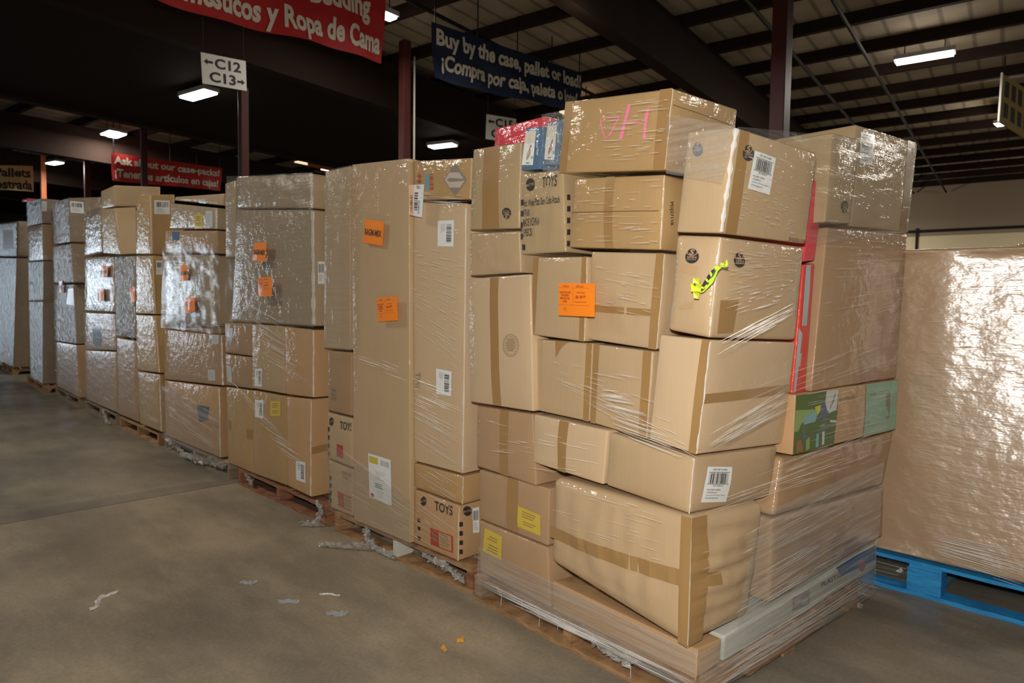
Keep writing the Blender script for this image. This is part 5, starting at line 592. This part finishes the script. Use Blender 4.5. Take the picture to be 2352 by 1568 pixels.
for i, (x, y) in enumerate(((0, -3), (-1, 7.0), (-2, 12.5), (6.5, -2), (6.5, 5.2), (13, -3), (20, -2), (25.5, 1.5), (25.5, 8))):   # unseen lamps added as fill for the aisle, stacks, wall and ceiling
    lamp('overhead_light', 'AREA', (x, y, 4.8), LAMP_W * ((.1, 1.9, .5)[i] if i < 3 else 1.3), (1, .95, .86), 1.0, (0, 0, 0), .3)
    lamp('overhead_spill', 'POINT', (x, y, 4.7), SPILL_W * (.5 if i < 5 else 5), (1, .9, .78), .1)
# roof light glimpses: orange edged skylight frames far behind
SKY = plain('skylight_glow', (1.0, .72, .45), .5, emit=1.1)
for i, (p, lab) in enumerate((((11.9, 9.3, 5.55), 'orange lit roof hatch edge behind the blue banner'), ((9.8, 17.0, 5.2), 'orange lit roof hatch edge above the full height carton'))):
    t = tag(empty('roof_hatch', p), lab, 'hatch', kind='thing')
    p = Vector(p); u = S_
    MB().slab(p - u * .5, u * 1.0, T_ * .6, ZV * .03).build('lit_panel', SKY, t)
    MB().slab(p - u * .5 - ZV * .16, u * 1.0, T_ * .03, ZV * .16).build('hatch_rim', ORANGE_LIT, t)
    for e in (-.4, .4): MB().tube(p + u * e, p + u * e + ZV * (Z_DECK - p.z), .012, 5).build('hanger', IRON, t)
# banners and signs
SLAB = dict(red=('banner', 'big red banner with white bilingual lettering about bedding, cut off at the top', 'banner'), blue=('banner', 'dark blue banner with white lettering about buying by the case', 'banner'), ask=('banner', 'small distant red banner asking about case packs', 'banner'), yellow=('banner', 'yellow banner with black lettering at the far left edge', 'banner'), gold=('banner', 'dark yellow sign seen edge on at the far right', 'banner'), c12=('hanging_sign', 'white hanging sign with arrows reading C12 and C13', 'sign'), c15=('hanging_sign', 'white hanging arrow sign half hidden behind the red box', 'sign'))
for k in ('red', 'blue', 'ask', 'yellow', 'gold', 'c12', 'c15'):
    q = V3(SIGNS[k]); nm, lab, cat = SLAB[k]; n = (q[3] - q[0]).cross(q[1] - q[0]).normalized()
    if n.dot(q[0] - Vector((0, 0, 1.4))) > 0: n.negate()
    soft = k in ('red', 'blue', 'ask', 'yellow')
    def P(u, v, kk, q=q, n=n, soft=soft, k=k):
        w_ = (.05 * math.sin(u * 9 + v * 2) + .03 * math.sin(u * 21 - v * 4)) * v if soft else 0
        sag = -.05 * math.sin(u * math.pi * 4) ** 2 * (1 - 2 * abs(v - .5)) if soft else 0
        return bil(q, u, v) + n * (w_ + .008 + (.0022 if soft else .0007) * kk) + ZV * sag * .3
    t = tag(empty(nm, (q[2] + q[3]) / 2), lab, cat)
    sticker('cloth' if soft else 'board', 'sg_' + k, P, t, grid=70 if soft else 2)
    if not soft: MB().add([bil(q, u, v) for v in (0, 1) for u in (0, 1)], [(0, 1, 3, 2)]).build('backing', PM['bangold' if k == 'gold' else 'sgwhite'], t)
    for e in ((.05, .95) if not soft else (.02, .25, .5, .75, .98)):
        a = bil(q, e, 0); MB().tube(a, Vector((a.x, a.y, Z_DECK)), .006 if k[0] == 'c' else .01, 5).build('hanger', IRON, t)
    if k == 'gold': MB().slab(q[0], (q[3] - q[0]), n * .03, (q[0] - q[1]).normalized() * .04).build('edge_strip', plain('white_strip', (.7, .68, .62)), t)

# ------------------------------------------------------------------ pallets
def wood(name, c1, c2):
    m, nt, out = nodes(name); L = nt.links.new
    b = N(nt, 'ShaderNodeBsdfPrincipled'); b.inputs['Roughness'].default_value = .75
    n = N(nt, 'ShaderNodeTexNoise'); n.inputs['Scale'].default_value = 1; n.inputs['Detail'].default_value = 6; n.inputs['Roughness'].default_value = .65; L(mapping(nt, (9, 9, 60)).outputs[0], n.inputs['Vector'])
    r = N(nt, 'ShaderNodeValToRGB'); r.color_ramp.elements[0].position = .35; r.color_ramp.elements[0].color = (*c1, 1); r.color_ramp.elements[1].position = .62; r.color_ramp.elements[1].color = (*c2, 1); L(n.outputs['Fac'], r.inputs[0])
    L(r.outputs[0], b.inputs['Base Color'])
    bp = N(nt, 'ShaderNodeBump'); bp.inputs['Strength'].default_value = .4; bp.inputs['Distance'].default_value = .004; L(n.outputs['Fac'], bp.inputs['Height']); L(bp.outputs[0], b.inputs['Normal'])
    L(b.outputs[0], out.inputs[0]); return m
WOOD = wood('pallet_pine', (.24, .12, .05), (.46, .27, .13)); REDWOOD = wood('stained_pallet_wood', (.20, .07, .03), (.34, .16, .08)); GREYWOOD = wood('weathered_pallet_wood', (.20, .15, .10), (.34, .25, .16)); BLUEWOOD = wood('blue_pallet_paint', (.015, .22, .52), (.03, .34, .75)); BLUEWORN = wood('worn_blue_pallet_top', (.14, .20, .24), (.10, .27, .42)); WHITEWOOD = plain('white_end_paint', (.62, .62, .56))
def jag(mb_vs, rng, amp): return [v + Vector((rng.uniform(-amp, amp), rng.uniform(-amp, amp), rng.uniform(-amp, amp) * .6)) for v in mb_vs]
def board(name, p, a, b, c, mat, parent, rng, amp=.003):
    """a sawn board with a slightly chewed outline: corner p, length a, width b, thickness c"""
    p, a, b, c = map(Vector, (p, a, b, c)); n = max(4, int(a.length / .09)); mb = MB(); vs = []
    for i in range(n + 1):
        q = p + a * (i / n); e = [rng.uniform(-amp, amp) for _ in range(4)]; bn = b.normalized()
        vs += [q + bn * e[0], q + b + bn * e[1], q + b + c + bn * e[1], q + c + bn * e[0]]
    fs = [(i * 4 + k, i * 4 + (k + 1) % 4, i * 4 + 4 + (k + 1) % 4, i * 4 + 4 + k) for i in range(n) for k in range(4)] + [(3, 2, 1, 0), (n * 4, n * 4 + 1, n * 4 + 2, n * 4 + 3)]
    mb.add(vs, fs); return mb.build(name, mat, parent)
def stringer(name, p, inw, d, wd, h, depth, mat, parent):
    """a notched stringer running inwards: profile in (inward, up), extruded along d"""
    z0 = .018; pr = [(0, z0), (.10, z0), (.125, z0 + .035), (.32, z0 + .035), (.345, z0), (depth - .345, z0), (depth - .32, z0 + .035), (depth - .125, z0 + .035), (depth - .10, z0), (depth, z0), (depth, h - .02), (0, h - .02)]
    vs = [Vector(p) + inw * x + ZV * z + d * e for e in (0, wd) for x, z in pr]; n = len(pr)
    return MB().add(vs, [tuple(range(n)), tuple(range(2 * n - 1, n - 1, -1))] + [(i, (i + 1) % n, n + (i + 1) % n, n + i) for i in range(n)]).build(name, mat, parent)
GROUPS = dict(P1='cartons on the nearest wrapped pallet', P2='cartons on the second wrapped pallet', P3='cartons on the third wrapped pallet', P4='cartons on the fourth wrapped pallet', P5='cartons on the fifth wrapped pallet', P5b='cartons on the sixth wrapped pallet', P6='cartons on the seventh wrapped pallet', P7='cartons on the eighth wrapped pallet', P8='cartons on the last wrapped pallet', PB='load of the blue pallet')
PLAB = dict(P1='wooden pallet under the nearest tall stack, torn film hanging from it', P2='wooden pallet under the full height carton, white painted centre stringer', P3='reddish wooden pallet under the third stack, left of the white ended one', P4='dark wooden pallet with scraps of film under the stack with two small orange tags', P5='splintered wooden pallet under the corner column stack', P5b='dark wooden pallet left of the splintered one', P6='wooden pallet under the stack with the white label at the top of its end', P7='pallet with a pale end block under the mirror like film stack', P8='farthest wooden pallet at the left edge', PB='bright blue block pallet at the right')
for k, (near, d, inw, L_) in PALLETS.items():
    near, d, inw = Vector(near), Vector(d), Vector(inw); rng = random.Random(k); h = .125
    if k == 'P1': DP = 1.34
    elif k == 'PB': near = near - d * .27; L_ = 1.30; DP = 1.1; h = .175
    elif k == 'P7': DP = 1.1; L_ = 1.6
    elif k == 'P8': DP = 1.1; L_ = 1.4
    else: DP = 1.1; L_ = min(L_ - .06, 1.5)
    root = tag(empty('wooden_pallet', near + d * L_ / 2 + inw * DP / 2), PLAB[k], 'pallet', 'pallets standing in the row' if k != 'PB' else None)
    m = {'P3': REDWOOD, 'P2': WOOD, 'P1': WOOD, 'PB': BLUEWOOD}.get(k, GREYWOOD if k in ('P4', 'P6', 'P5b') else WOOD)
    if k != 'PB':
        for i in range(3):
            e = (0, L_ / 2 - .02, L_ - .045)[i]
            stringer('stringer', near + d * e, inw, d, .042, h, DP, WHITEWOOD if (k == 'P2' and i == 1) else (REDWOOD if k == 'P2' and i == 0 else (GREYWOOD if k == 'P1' and i == 2 else m)), root)
        nb = 8
        for i in range(nb):
            board('deck_board', near + inw * (DP - .09) * i / (nb - 1) + ZV * (h - .02), d * L_, inw * .09, ZV * .018, m, root, rng, .004)
        for f in (0, .5, 1):
            board('bottom_board', near + inw * (DP - .09) * f, d * L_, inw * .09, ZV * .018, m, root, rng, .005)
    else:
        for i in range(3):
            for j in range(3):
                a = near + d * ((L_ - .15) * i / 2) + inw * ((DP - .1) * j / 2) + ZV * .02
                MB().slab(a, d * .15, inw * .1, ZV * .115).build('block', m, root, bevel=.006)
            board('stringer_board', near + d * ((L_ - .15) * i / 2) + ZV * .135, inw * DP, d * .14, ZV * .018, m, root, rng)
            board('bottom_board', near + inw * ((DP - .10) * i / 2), d * L_, inw * .10, ZV * .02, BLUEWOOD, root, rng, .004)
            board('bottom_board', near + d * ((L_ - .10) * i / 2) + inw * .101, inw * (DP - .202), d * .1, ZV * .02, BLUEWORN, root, rng, .002) if i != 9 else None
        for i in range(9): board('deck_board', near + inw * ((DP - .09) * i / 8) + ZV * .153, d * L_, inw * .09, ZV * .018, m, root, rng, .004)

# ------------------------------------------------------------------ cartons and what is printed or stuck on them
for bi, (k, name, label, cat, f12, b12, tint, bulge, crush, r, decs, edge) in enumerate(BOXES):
    q8 = shrink(V3(f12) + V3(b12)); F, B = q8[:4], q8[4:]
    vs, fs, fp = box_shape(F, B, r, bulge, crush, bi * 1.37 + .5)
    org = (F[2] + F[3] + B[2] + B[3]) / 4
    me = mesh(name, vs, fs); bm = bmesh.new(); bm.from_mesh(me); bmesh.ops.recalc_face_normals(bm, faces=bm.faces[:]); bm.to_mesh(me); bm.free()
    o = new_obj(name, me, None, [K[tint]], True, org)
    tag(o, label, cat, GROUPS[k])
    for di, dd in enumerate(decs):
        nm, pr, face, uv = dd[:4]; uq = [Vector((uv[i], uv[i + 1], 0)) for i in (0, 2, 4, 6)]
        base = .0009 if pr == 'tape' else .0016
        def P(u, v, kk, uq=uq, fp=fp, face=face, base=base, di=di):
            a = bil(uq, u, v); return fp(face, min(1, max(0, a.x)), min(1, max(0, a.y)), base + .00004 * di + .0004 * kk)
        g = 10 if pr in ('tape', 'lawn') and crush < 2 else (26 if crush >= 2 else 6)
        sticker(nm, pr, P, o, seed=bi * 7 + di, grid=g)

# ------------------------------------------------------------------ stretch film
def film_mat(name, haze, wr=.22):
    m, nt, out = nodes(name); L = nt.links.new
    tr = N(nt, 'ShaderNodeBsdfTransparent'); tr.inputs[0].default_value = (.97, .97, .96, 1)
    di = N(nt, 'ShaderNodeBsdfDiffuse'); di.inputs[0].default_value = (.60, .58, .55, 1)
    gl = N(nt, 'ShaderNodeBsdfGlossy'); gl.inputs['Roughness'].default_value = .12; gl.inputs[0].default_value = (.95, .95, .95, 1)
    s1 = N(nt, 'ShaderNodeTexNoise'); s1.inputs['Scale'].default_value = 1; s1.inputs['Detail'].default_value = 4; s1.inputs['Roughness'].default_value = .65; L(mapping(nt, (2.5, 2.5, 75), (R(6), R(10), 0)).outputs[0], s1.inputs['Vector'])
    bp = N(nt, 'ShaderNodeBump'); bp.inputs['Strength'].default_value = wr; bp.inputs['Distance'].default_value = .01; L(s1.outputs['Fac'], bp.inputs['Height']); L(bp.outputs[0], gl.inputs['Normal'])
    hz = N(nt, 'ShaderNodeMapRange'); L(s1.outputs['Fac'], hz.inputs[0]); hz.inputs['From Min'].default_value = .35; hz.inputs['From Max'].default_value = .7; hz.inputs['To Min'].default_value = haze * .5; hz.inputs['To Max'].default_value = haze * 1.7
    m1 = N(nt, 'ShaderNodeMixShader'); L(hz.outputs[0], m1.inputs[0]); L(tr.outputs[0], m1.inputs[1]); L(di.outputs[0], m1.inputs[2])
    lw = N(nt, 'ShaderNodeLayerWeight'); lw.inputs[0].default_value = .5
    pw = N(nt, 'ShaderNodeMath', operation='POWER'); L(lw.outputs['Facing'], pw.inputs[0]); pw.inputs[1].default_value = 4
    fr = N(nt, 'ShaderNodeMath', operation='MULTIPLY_ADD'); L(pw.outputs[0], fr.inputs[0]); fr.inputs[1].default_value = .30; fr.inputs[2].default_value = .035
    m2 = N(nt, 'ShaderNodeMixShader'); L(fr.outputs[0], m2.inputs[0]); L(m1.outputs[0], m2.inputs[1]); L(gl.outputs[0], m2.inputs[2]); L(m2.outputs[0], out.inputs[0]); return m
FM = {}
def fmat(h):
    if h not in FM: FM[h] = film_mat('stretch_film_%d' % round(h * 100), h)
    return FM[h]
def fold_glint_mat():
    m, nt, out = nodes('gathered_film_glint'); L = nt.links.new
    b = N(nt, 'ShaderNodeBsdfPrincipled'); b.inputs['Base Color'].default_value = (.86, .85, .82, 1); b.inputs['Roughness'].default_value = .22; b.inputs['Specular IOR Level'].default_value = .8; b.inputs['Alpha'].default_value = .75  # gathered film; its white diffuse colour also paints in flash glints
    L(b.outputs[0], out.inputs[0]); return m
FOLD_GLINT = fold_glint_mat(); TATTER = film_mat('torn_film', .35, 1.0)
FLAB = dict(P8='dull stretch film of the last stack at the left edge', P1='clear stretch film round the nearest stack, with an orange price tag of 8,100 dollars', P2='clear stretch film with two orange tags and a white number tag, full height stack', P3='hazy stretch film round the third stack', P4='stretch film round the stack behind, loose at its foot', P5='stretch film round the corner column stack with one orange tag', P5b='stretch film with two small orange tags beside the white flap stack', P6='bluish shining stretch film of the seventh stack', P7='mirror like stretch film of the stack with the pink cap', PB='glaring stretch film round the huge bin on the blue pallet')
FILMS = {}
for k in FLAB:
    near, d, inw, L_ = PALLETS[k]; p = Vector(near) + Vector(d) * L_ / 2
    FILMS[k] = tag(empty('stretch_film', (p.x, p.y, .13)), FLAB[k], 'film')
acc = {}
for si, (k, q, nn, n, l0, l1, wd) in enumerate(STRANDS):  # film creases as white ribbons, standing in for streaks of flash light
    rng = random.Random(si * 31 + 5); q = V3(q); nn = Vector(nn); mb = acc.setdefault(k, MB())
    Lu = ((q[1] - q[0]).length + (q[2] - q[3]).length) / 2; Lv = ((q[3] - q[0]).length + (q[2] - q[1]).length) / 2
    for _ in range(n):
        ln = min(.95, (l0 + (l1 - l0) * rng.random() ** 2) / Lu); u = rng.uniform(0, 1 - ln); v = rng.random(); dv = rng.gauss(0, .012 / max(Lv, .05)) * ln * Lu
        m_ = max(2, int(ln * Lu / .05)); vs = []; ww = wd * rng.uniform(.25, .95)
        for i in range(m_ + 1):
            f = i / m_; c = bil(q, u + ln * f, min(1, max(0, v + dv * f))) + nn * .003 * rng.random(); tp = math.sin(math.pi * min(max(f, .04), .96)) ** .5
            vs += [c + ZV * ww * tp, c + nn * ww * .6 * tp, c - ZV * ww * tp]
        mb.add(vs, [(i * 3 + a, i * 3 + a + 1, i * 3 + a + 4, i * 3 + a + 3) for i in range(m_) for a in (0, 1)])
for bi, b in enumerate(BOXES):      # film bunched over the cartons' corners, its white also painting the flash highlight
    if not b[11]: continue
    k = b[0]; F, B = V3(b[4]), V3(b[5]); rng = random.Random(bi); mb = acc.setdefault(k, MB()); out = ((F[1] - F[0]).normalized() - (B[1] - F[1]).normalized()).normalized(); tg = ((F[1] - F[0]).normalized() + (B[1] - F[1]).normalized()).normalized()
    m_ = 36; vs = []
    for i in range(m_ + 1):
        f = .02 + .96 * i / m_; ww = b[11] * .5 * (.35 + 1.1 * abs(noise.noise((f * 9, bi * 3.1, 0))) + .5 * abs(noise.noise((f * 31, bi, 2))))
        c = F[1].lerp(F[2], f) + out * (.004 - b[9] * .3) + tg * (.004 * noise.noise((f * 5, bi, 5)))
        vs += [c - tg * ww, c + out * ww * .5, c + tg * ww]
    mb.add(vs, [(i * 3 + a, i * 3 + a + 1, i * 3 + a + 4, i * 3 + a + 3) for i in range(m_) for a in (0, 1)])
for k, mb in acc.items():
    o = mb.build('film_fold_glint', FOLD_GLINT, FILMS[k]); o['kind'] = 'stuff'
for si, (k, q, nn, haze, nu, nv) in enumerate(SHEETS):
    q = V3(q); nn = Vector(nn); mb = MB(); nu, nv = 40, 30; vs = []
    for j in range(nv + 1):
        for i in range(nu + 1):
            u, v = i / nu, j / nv; e = 1
            vs.append(bil(q, u, v) + nn * (.006 * noise.noise((u * 4, v * 14, si)) + .004 * noise.noise((u * 12, v * 30, si + 3))))
    mb.add(vs, [(j * (nu + 1) + i, (j + 1) * (nu + 1) + i, (j + 1) * (nu + 1) + i + 1, j * (nu + 1) + i + 1) for j in range(nv) for i in range(nu)])
    mb.build('film_sheet', fmat(haze), FILMS[k], True)
for ti, (k, pr, q) in enumerate(TAGS):
    q = V3(q); n = (q[3] - q[0]).cross(q[1] - q[0]).normalized()
    if n.x > 0: n.negate()
    P = lambda u, v, kk, q=q, n=n: bil(q, u, v) + n * (.006 * math.sin(u * 3.1) * math.sin(v * 2.4) + .0005 * kk + .004 * (u - .5) ** 2)
    sticker({'price': 'price_tag', 'ragm': 'word_tag', 'code114': 'number_tag'}[pr], pr, P, FILMS[k], ti, 6)
# torn, crumpled ends of film hanging at the pallet edges
def crumple(name, pts, width, parent, seed, amp=.03, n=26):
    pts = [Vector(p) for p in pts]; mb = MB(); vs = []; m_ = 9
    for i in range(n + 1):
        f = i / n * (len(pts) - 1); a = min(int(f), len(pts) - 2); c = pts[a].lerp(pts[a + 1], f - a); wd = width * (.5 + .6 * abs(noise.noise((i * .35, seed, 0))))
        for j in range(m_ + 1):
            g = j / m_ - .5
            vs.append(c + Vector((-.35 * wd * g, .2 * wd * g, wd * g)) + Vector((noise.noise((i * .8, j * .9, seed)), noise.noise((i * .8, j * .9, seed + 7)), noise.noise((i * .8, j * .9, seed + 13)))) * amp)
    for v in vs: v.z = max(.004, v.z)
    mb.add(vs, [(i * (m_ + 1) + j, (i + 1) * (m_ + 1) + j, (i + 1) * (m_ + 1) + j + 1, i * (m_ + 1) + j + 1) for i in range(n) for j in range(m_)])
    return mb.build(name, TATTER, parent)
def at(k, e, x, z):
    near, d, inw, L_ = PALLETS[k]; return Vector(near) + Vector(d) * e - Vector(inw) * x + ZV * z
crumple('film_tail', [at('P2', .98, -.12, .13), at('P2', .90, .0, .10), at('P2', .84, .04, .03), at('P2', .98, .14, .012), at('P2', 1.10, .20, .01)], .07, FILMS['P2'], 1, .035)
crumple('film_tail', [at('P2', .90, .01, .06), at('P2', .75, .03, .03), at('P2', .62, .02, .02)], .05, FILMS['P2'], 2, .03)
crumple('film_tail', [at('P2', .55, -.05, .11), at('P2', .35, -.02, .07), at('P2', .2, .01, .09), at('P2', .06, .01, .05)], .05, FILMS['P2'], 3, .035)
crumple('film_tail', [at('P1', 1.10, -.02, .11), at('P1', .95, -.05, .08), at('P1', .8, -.06, .09), at('P1', .66, -.05, .07)], .05, FILMS['P1'], 4, .03)
crumple('film_tail', [at('P1', .56, -.02, .11), at('P1', .45, .0, .085), at('P1', .36, .005, .07), at('P1', .25, .0, .10)], .05, FILMS['P1'], 5, .035)
crumple('film_tail', [at('P3', 1.28, -.03, .10), at('P3', 1.18, -.01, .08), at('P3', 1.08, .01, .06)], .08, FILMS['P3'], 6, .03)
crumple('film_tail', [at('P3', .1, .01, .13), at('P3', .03, .02, .09), at('P3', .02, .06, .015), at('P3', .1, .12, .012)], .06, FILMS['P3'], 7, .03)
crumple('film_tail', [at('P4', 1.4, .01, .10), at('P4', 1.1, .01, .06), at('P4', .9, .03, .05), at('P4', .6, .02, .05), at('P4', .35, .0, .08), at('P4', .05, .01, .09)], .09, FILMS['P4'], 8, .045, 50)
crumple('film_tail', [at('P5b', .6, .0, .10), at('P5b', .3, .04, .05), at('P5b', .1, .06, .02)], .07, FILMS['P5b'], 9, .04)
for i, (e0, x0, dz) in enumerate(((1.05, .0, .075), (.92, -.01, .05), (.80, .0, .08), (.70, -.01, .06), (.30, .01, .09))):   # thin threads below the nearest stack
    a = at('P1', e0, x0, .115); MB().tube(a, a + Vector((.01, -.02, -dz * .6)), .0014, 5).tube(a + Vector((.01, -.02, -dz * .6)), a + Vector((-.004, -.03, -dz)), .001, 5).build('film_thread', FOLD_GLINT, FILMS['P1'])

# the knotted strip of yellow and black caution tape
rb = tag(empty('caution_tape', V3(RIBBON['band'])[1]), 'knotted strip of yellow and black caution tape caught in the film', 'tape')
def solid(name, polys, mat, off=.0015):
    mb = MB()
    for p in polys:
        p = V3(p); n = (p[1] - p[0]).cross(p[2] - p[0]).normalized()
        if n.x > 0: n.negate()
        m_ = len(p); b_ = [v + n * off * (1 + .8 * math.sin(i * 2.1)) for i, v in enumerate(p)]
        mb.add(p + b_, [tuple(range(m_, 2 * m_)), tuple(range(m_ - 1, -1, -1))] + [(i, (i + 1) % m_, m_ + (i + 1) % m_, m_ + i) for i in range(m_)])
    return mb.build(name, mat, rb)
solid('strip', [RIBBON['band']], col('lime'), .001); solid('black_stripe', RIBBON['blacks'], col('black')); solid('green_stripe', RIBBON['greens'], col('green')); solid('knot', RIBBON['knot'], col('lemonlime'), .012); solid('knot_eye', RIBBON['eye'], col('green'), .012); solid('frayed_end', RIBBON['tail'], col('lime'), .004)

# ------------------------------------------------------------------ litter on the floor
SCR = plain('film_scrap_white', (.62, .61, .58), .35)
def scrap(x, y, L_, a, seed, label, mat=SCR, name='film_scrap', wd=.012, cat='scrap'):
    mb = MB(); vs = []; n = 12; rng = random.Random(seed)
    for i in range(n + 1):
        f = i / n - .5; u = f * L_; s_ = .02 * math.sin(f * 7 + seed) * (1 if L_ > .1 else .3); w_ = wd * (1 - abs(2 * f) ** 3) * rng.uniform(.5, 1.2) + .001
        c = Vector((x + math.cos(a) * u - math.sin(a) * s_, y + math.sin(a) * u + math.cos(a) * s_, .004))
        sd = Vector((-math.sin(a), math.cos(a), 0)) * w_; vs += [c - sd - ZV * .003, c + ZV * rng.uniform(.004, .014) * min(1, wd / .01), c + sd - ZV * .003]
    mb.add(vs, [(i * 3 + j, i * 3 + j + 1, i * 3 + 4 + j, i * 3 + 3 + j) for i in range(n) for j in (0, 1)])
    tag(mb.build(name, mat, origin=(x, y, 0)), label, cat, 'litter on the concrete')
scrap(.88, 3.53, .20, .75, 1, 'thin white scrap of film lying alone in the open aisle')
scrap(1.68, 2.86, .10, -.9, 2, 'curly thread of film on the floor before the second pallet', wd=.004)
scrap(1.60, 2.66, .10, -.6, 3, 'flat greyish scrap on the floor before the nearest pallet', plain('grey_scrap', (.30, .30, .31)), wd=.028)
scrap(1.46, 3.26, .09, -.7, 4, 'small grey smear of film in mid aisle', plain('grey_scrap', (.30, .30, .31)), wd=.016)
scrap(1.50, 2.92, .10, -.8, 8, 'grey film shred left of the curly thread', plain('grey_scrap', (.30, .30, .31)), wd=.02)
SPECK = plain('orange_paint_chip', (.62, .30, .04), .6)
scrap(1.84, 2.09, .05, .3, 5, 'orange paint chip closest to the nearest pallet', SPECK, 'paint_chip', .012, 'chip'); scrap(1.74, 2.08, .04, .9, 6, 'orange paint chip left of the other one', SPECK, 'paint_chip', .010, 'chip')
scrap(4.03, 1.03, .05, .3, 9, 'white paper scrap beside the blue pallet', SCR, 'paper_scrap', .015)
